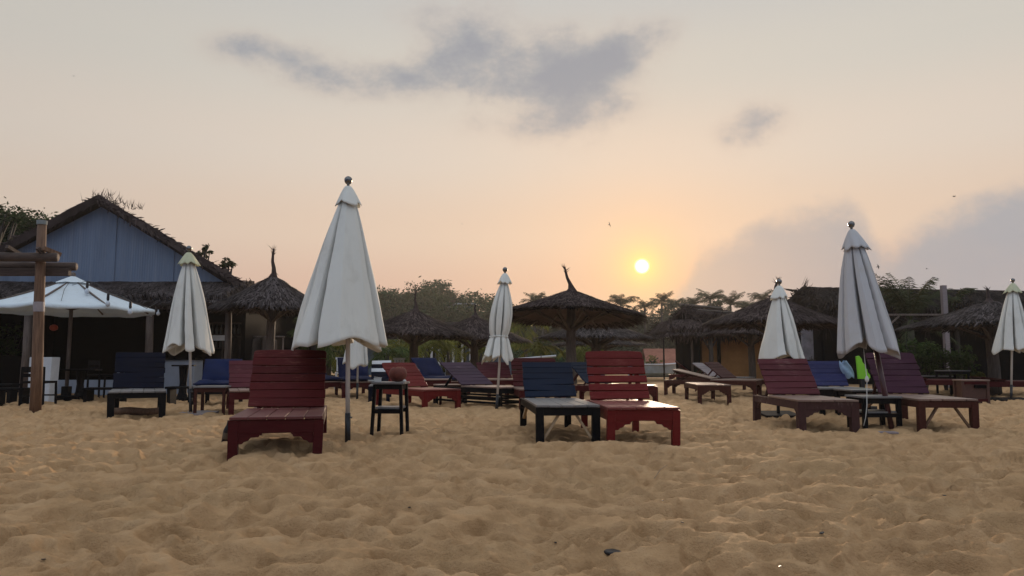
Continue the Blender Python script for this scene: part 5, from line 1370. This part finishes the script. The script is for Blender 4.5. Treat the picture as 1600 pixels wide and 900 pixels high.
# things on the black side table
def on_table():
    tx, ty = TB1; h = Z(597, TB1[1] - 0.12)
    cx, cy = X(620, ty), ty + 0.02
    t = thing("coconut", "red brown husked coconut with frayed pale top on the black side table", "coconut", (cx, cy, h)); t.scale = (1.10, 1.10, 1.05)
    m = MB(); m.lathe([(0.02, 0.0), (0.055, 0.008), (0.082, 0.05), (0.088, 0.085), (0.075, 0.125), (0.058, 0.140)], 20); m.build("husk", M_coco, t, smooth=True)
    m = MB(); rng = random.Random(3)
    for k in range(26):
        a = rng.uniform(0, 6.28); r = rng.uniform(0.0, 0.055); p = Vector((r * math.cos(a), r * math.sin(a), 0.135)); q = Vector((math.cos(a) * 0.3, math.sin(a) * 0.3, 1)) * rng.uniform(0.004, 0.016); s_ = Vector((-math.sin(a), math.cos(a), 0)) * 0.008
        m.add([p - s_, p + s_, p + q], [(0, 1, 2)])
    m.lathe([(0.0, 0.136), (0.06, 0.137)], 16); m.build("torn_top", plain("pale_fibre", (0.42, 0.27, 0.18), 0.9), t)
    t = thing("paper_box", "small white paper box beside the coconut on the black table", "box", (X(590, ty), ty - 0.06, h), R(15))
    m = MB(); m.box((0, 0, 0.02), (0.075, 0.05, 0.04)); m.build("box", M_paper, t, bevel=0.003)
    m = MB(); m.box((0.005, -0.002, 0.046), (0.078, 0.052, 0.006), Matrix.Rotation(R(6), 3, 'Y')); m.build("lid", M_paper, t)
    t = thing("ashtray", "flat clear ashtray left of the paper box on the black table", "ashtray", (X(581, ty), ty - 0.08, h))
    m = MB(); m.lathe([(0.03, 0.0), (0.038, 0.022), (0.034, 0.022), (0.027, 0.006), (0, 0.005)], 16); m.build("dish", plain("frosted_glass", (0.45, 0.46, 0.46), 0.2), t, smooth=True)
    t = thing("shell", "small pale scrap right of the coconut on the black table", "scrap", (X(632, ty) , ty - 0.05, h))
    m = MB(); m.lathe([(0.008, 0), (0.02, 0.006), (0.016, 0.02), (0, 0.026)], 10); m.build("scrap", M_paper, t, smooth=True)
on_table()

# ================================================================== CLOSED UMBRELLAS
x, y = G(544, 688)
y -= 0.02
umbrella(x, y, "biggest closed cream umbrella, half open, right of the nearest red lounger", Z(286, y), Z(541, y) + 0.0, 0.475, 31, M_cream, lean=(-0.05, 0), skew=(-0.085, 0), p=0.86, fold=0.30, nrib=8, low=0.24, cap_h=0.20, cap_r=0.135, pole_r=0.022, hemvar=0.035, twist=0.1)
x, y = G(298, 647)
umbrella(x, y, "closed cream umbrella with yellowed cap in front of the bar counter", Z(391, y), Z(548, y), 0.338, 35, M_cream, M_yell, lean=(-0.13, 0), skew=(-0.02, 0), p=0.72, fold=0.36, low=0.34, plate=(0.5, 0.4, M_grey, 0.1, 0), cap_h=0.19, cap_r=0.16, rope=False, hemvar=0.05)
x, y = G(776, 640)
umbrella(x, y, "closed cream umbrella tied at the waist, left of the central parasol", Z(424, y), Z(562, y), 0.225, 36, M_cream, lean=(0.13, 0), skew=(-0.05, 0), fold=0.40, waist=True, low=0.22, cap_h=0.17, cap_r=0.125, hemvar=0.05)
x, y = G(1393, 668)
umbrella(x, y, "closed grey umbrella leaning on a dark red pole at right", Z(353, y), Z(550, y), 0.33, 37, M_greyc, lean=(-0.33, 0.05), skew=(-0.11, 0), p=0.66, fold=0.42, nrib=8, low=0.9, cap_h=0.25, cap_r=0.165, polemat=M_redpole, rope=True, pole_r=0.024, hemvar=0.05, twist=0.35)
x, y = X(1216, 10.6), 10.6
umbrella(x, y, "closed cream umbrella behind the left plum lounger", Z(443, y), Z(562, y), 0.315, 38, M_cream, lean=(0.08, 0), skew=(0.05, 0), p=0.75, fold=0.36, low=0.4, cap_h=0.19, cap_r=0.13, plate=(0.5, 0.5, M_black, 0, 0), hemvar=0.035)
x, y = G(1580, 625)
umbrella(x, y, "closed cream umbrella with yellowed cap at the far right edge", Z(440, y), Z(549, y), 0.345, 39, M_cream, M_yell, lean=(0.19, 0), skew=(0.0, 0), p=0.72, fold=0.36, low=0.28, cap_h=0.20, cap_r=0.165, plate=(0.75, 0.5, M_black, -0.02, 0.0), hemvar=0.04)
x, y = X(558, 15.0), 15.0
umbrella(x, y, "small closed white umbrella showing below the hem of the biggest one", 2.3, Z(571, y), 0.26, 40, M_cream, fold=0.34, p=0.8, low=0.3, skew=(-0.05, 0), hemvar=0.05)

# ================================================================== SMALL THINGS
def beer_bottle():
    x, y = G(351, 692); t = thing("beer_bottle", "brown beer bottle leaning in the sand beside the nearest red lounger", "bottle", (x, y, gz(x, y) - 0.03), rot=(R(-4), R(7), 0))
    m = MB(); m.lathe([(0.030, 0), (0.032, 0.01), (0.032, 0.115), (0.027, 0.14), (0.015, 0.165), (0.0125, 0.19), (0.0128, 0.212), (0.0, 0.213)], 18); m.build("glass", M_bottle, t, smooth=True)
    m = MB(); m.lathe([(0.0325, 0.04), (0.0327, 0.042), (0.0327, 0.095), (0.0325, 0.097)], 18); m.build("label", plain("dull_label", (0.07, 0.045, 0.02), 0.6), t, smooth=True)
beer_bottle()
def red_crate():
    d = 13.4; x = X(1526, d); t = thing("wooden_crate", "scuffed red wooden box on short feet beside the far right umbrella", "crate", (x, d, 0), R(-4))
    w, h, dp = 0.46, 0.42, 0.30
    m = MB(); m.box((0, dp / 2, h / 2 + 0.02), (w - 0.03, dp - 0.03, h - 0.07)); m.build("body", M_crate, t, bevel=0.004)
    m = MB(); m.box((0, dp / 2, h - 0.005), (w + 0.03, dp + 0.04, 0.025)); m.build("lid", M_seatW, t, bevel=0.003)
    for sx in (-1, 1):
        for yy in (0.02, dp - 0.02):
            m = MB(); m.box((sx * (w / 2 - 0.015), yy, h / 2 - 0.03), (0.05, 0.045, h + 0.03)); m.build("leg", M_crate, t, bevel=0.003)
    for zz in (0.06, h - 0.05):
        m = MB(); m.box((0, 0.0, zz), (w - 0.07, 0.022, 0.05)); m.build("rail", M_redD, t)
    m = MB(); m.box((0.08, -0.001, h * 0.72), (0.20, 0.034, 0.055)); m.build("hand_hole", M_dark, t)
red_crate()
def lime_board():
    d = 11.6; x = X(1351, d); t = thing("lime_board", "bright lime green board standing upright beside the slanted umbrella", "board", (x - 0.02, d, 0), R(10)); t.scale = (1.3, 1, 1)
    zb, zt = Z(592, d) , Z(557, d); m = MB()
    pts = [(-0.06, zb), (0.085, zb)] + [(0.10 - 0.13 * k / 8 + (0.012 if k % 2 else 0.0), zb + (zt - zb) * (k + 0.5) / 8.6) for k in range(8)] + [(-0.035, zt + 0.01), (-0.075, zt)]
    m.prism(pts, (0, 0, 0), (1, 0, 0), (0, 0, 1), 0.03); m.build("panel", M_lime, t, bevel=0.004)
    m = MB(); m.box((0.0, 0.0, zb / 2 - 0.03), (0.05, 0.05, zb + 0.06)); m.box((0.0, 0, 0.04), (0.26, 0.2, 0.05)); m.build("stand", M_blackM, t)
lime_board()
def towel():
    d = 11.75; x = X(1322, d); t = thing("towel", "pale blue cloth hung over the corner of the violet blue lounger", "towel", (x, d, Z(590, d)))
    rng = random.Random(6); h = Z(567, d) - Z(592, d); n, q = 16, 12; m = MB(); vs_ = []
    for sgn in (-1, 1):
        for j in range(q + 1):
            for i in range(n + 1):
                u, v = i / n - 0.5, j / q
                w = 0.20 * (0.55 + 0.45 * math.sin(v * 2.6 + 0.3)); vs_.append((u * w - 0.10 * v + 0.08, sgn * (0.035 + 0.012 * math.sin(9 * u + 7 * v)) * max(0.12, math.cos(u * 3.0)) - 0.03 * v, v * h + 0.02 * math.sin(u * 8)))
    N = (n + 1) * (q + 1)
    m.add(vs_, [(j * (n + 1) + i, j * (n + 1) + i + 1, (j + 1) * (n + 1) + i + 1, (j + 1) * (n + 1) + i) for j in range(q) for i in range(n)] + [(N + (j + 1) * (n + 1) + i, N + (j + 1) * (n + 1) + i + 1, N + j * (n + 1) + i + 1, N + j * (n + 1) + i) for j in range(q) for i in range(n)])
    m.build("cloth", M_bag, t, smooth=True)
towel()
def log():
    x, y = G(215, 649); t = thing("driftwood_log", "pale split log lying under the foot end of the dark navy lounger", "log", (x, y - 0.05, 0.05), R(4))
    m = MB(); m.tube([(-0.33, 0, 0.01), (-0.1, 0.02, 0.015), (0.15, -0.01, 0.0), (0.34, 0.01, 0.02)], [0.045, 0.055, 0.052, 0.04], 10); m.build("log", M_orange, t, smooth=True)
log()
def plastic_chair(px, d, lab, yaw):
    t = thing("plastic_chair", lab, "chair", (X(px, d), d, 0), R(yaw), "white plastic chairs by the blue house")
    m = MB(); m.box((0, 0, 0.43), (0.44, 0.42, 0.03)); m.build("seat", M_whitep, t, bevel=0.01)
    m = MB()
    for k in range(4): m.box((-0.15 + k * 0.1, 0.21, 0.66), (0.06, 0.02, 0.36))
    m.box((0, 0.21, 0.84), (0.42, 0.022, 0.06)); m.build("backrest", M_whitep, t)
    for sx in (-1, 1):
        for sy in (-1, 1):
            m = MB(); m.beam((sx * 0.21, sy * 0.2, -0.05), (sx * 0.19, sy * 0.18, 0.43), 0.04, 0.04, (0, 1, 0)); m.build("leg", M_whitep, t)
plastic_chair(628, 24, "white plastic chair beside the left twin parasol post", 160)
plastic_chair(650, 25, "white plastic chair right of the left twin parasol post", 200)
plastic_chair(536, 21, "white plastic chair behind the blue cushioned loungers", 190)

def black_plate():
    x, y = G(1411, 678); t = thing("umbrella_base_plate", "small black plate lying on the sand below the slanted pole", "plate", (x, y, gz(x, y) + 0.005), R(8))
    m = MB(); m.prism([(-0.10, -0.06), (0.12, -0.07), (0.15, 0.03), (0.03, 0.08), (-0.09, 0.05)], (0, 0, 0), (1, 0, 0), (0, 1, 0), 0.018); m.build("plate", M_blackM, t, bevel=0.003)
    x, y = G(1378, 675); t = thing("grey_plank", "flat grey plank on the sand beside the slanted pole foot", "plank", (x, y, gz(x, y) + 0.01), R(-6))
    m = MB(); m.box((0, 0, 0), (0.30, 0.12, 0.02)); m.build("plank", M_grey, t, bevel=0.003)
black_plate()

# litter and twigs in the foreground
LIT = [(958, 847, 0.070, "largest black scrap in the front sand near the centre"), (1066, 829, 0.02, "tiny dark scrap to the right of the largest black scrap"), (868, 835, 0.016, "tiny dark crumb left of the largest black scrap"), (68, 872, 0.020, "small dark pebble low at the left edge of the sand"),
       (1284, 843, 0.024, "small dark scrap in the right half of the front sand"), (1036, 795, 0.014, "dark speck of litter above the tiny scraps in the middle sand"), (1476, 787, 0.014, "dark speck on the right sand under the plum lounger"), (1219, 894, 0.018, "dark crumb at the bottom edge of the sand"), (884, 815, 0.022, "pale shell fragment in the middle sand"), (1190, 735, 0.012, "dark speck below the left plum lounger"), (1300, 730, 0.012, "dark speck under the slanted umbrella"), (640, 795, 0.012, "dark speck below the biggest umbrella")]
for i, (px, py, s, lab) in enumerate(LIT):
    x, y = G(px, py); rng = random.Random(i + 40); m = MB(); n = 7; s *= 0.55
    pts = [(s * rng.uniform(0.7, 1.2) * math.cos(2 * math.pi * k / n) * 1.3, s * rng.uniform(0.4, 0.9) * math.sin(2 * math.pi * k / n)) for k in range(n)]
    m.prism(pts, (0, 0, 0), (1, 0, 0), (0, 1, 0), s * 0.35)
    o = m.build("litter_scrap" if i != 8 else "shell_fragment", M_paper if i == 8 else M_blackM, None, bevel=s * 0.1); o.location = (x, y, gz(x, y) + 0.008); o.rotation_euler = (rng.uniform(-0.3, 0.3), rng.uniform(-0.3, 0.3), rng.uniform(0, 6))
    tag(o, lab, "litter", "scraps scattered on the sand")
for i, (px, py, L, lab) in enumerate(((1020, 740, 0.16, "thin dry twig standing in the sand below the bright red lounger"), (684, 676, 0.22, "dry twig on the sand right of the black side table"), (670, 672, 0.16, "second dry twig crossing the one right of the black side table"))):
    x, y = G(px, py); m = MB(); rng = random.Random(i)
    a = rng.uniform(0.2, 0.8); m.tube([(0, 0, -0.01), (L * 0.5 * math.cos(a), L * 0.4 * math.sin(a), 0.03 + 0.03 * (i == 0)), (L * math.cos(a), L * math.sin(a), 0.02 + 0.06 * (i == 0))], [0.004, 0.003, 0.0015], 5)
    o = m.build("twig", M_tan); o.location = (x, y, gz(x, y)); tag(o, lab, "twig", "dry twigs on the sand")

# birds
def bird(px, py, d, span, roll, yaw, lab):
    x = X(px, d); p = ray(px, py); p = p * (d / p.y)
    t = thing("flying_bird", lab, "bird", (p.x, p.y, CAMZ + p.z), 0, "small dark birds in the sky", rot=(0, roll, yaw))
    m = MB(); m.tube([(0, -0.28 * span, 0), (0, -0.2 * span, 0), (0, 0, 0), (0, 0.2 * span, 0), (0, 0.34 * span, 0)], [0.004 * span, 0.05 * span, 0.075 * span, 0.05 * span, 0.02 * span], 8)
    for sg in (-1, 1):
        m.add([(0, -0.10 * span, 0.03 * span), (0, 0.10 * span, 0.03 * span), (sg * 0.28 * span, 0.06 * span, 0.15 * span), (sg * 0.28 * span, -0.09 * span, 0.15 * span), (sg * 0.55 * span, 0.10 * span, 0.04 * span)], [(0, 1, 2, 3), (3, 2, 4)])
    o = m.build("body", M_bird, t, smooth=True)
bird(115, 119, 60, 0.30, 0.1, 0.3, "bird alone high in the upper left sky")
bird(952, 351, 45, 0.34, 1.2, 0.5, "bird just above left of the sun")
bird(1491, 307, 55, 0.42, -0.1, 0.4, "bird over the right cloud bank, high up")
bird(1372, 417, 30, 0.24, 0.9, 0.8, "bird close to the right side of the grey umbrella")
bird(1448, 420, 60, 0.30, 0.3, 0.2, "bird above the young coconut palm at right")
bird(722, 350, 70, 0.22, 0.3, 0.9, "tiny bird right of the biggest umbrella")

# ================================================================== AIR
def haze():
    m = bpy.data.materials.new("haze"); m.use_nodes = True; nt = m.node_tree; nt.nodes.clear()
    out = nt.nodes.new('ShaderNodeOutputMaterial'); v = nt.nodes.new('ShaderNodeVolumePrincipled')
    v.inputs['Color'].default_value = (0.86, 0.80, 0.74, 1); v.inputs['Density'].default_value = 0.0007; v.inputs['Anisotropy'].default_value = 0.35
    nt.links.new(v.outputs[0], out.inputs['Volume'])
    b = MB(); b.box((0, 206, 9.2), (860, 430, 22.4)); o = b.build("haze", m); o['kind'] = 'stuff'; o['label'] = "pale evening haze over the beach"
HAZE = True
if HAZE: haze()
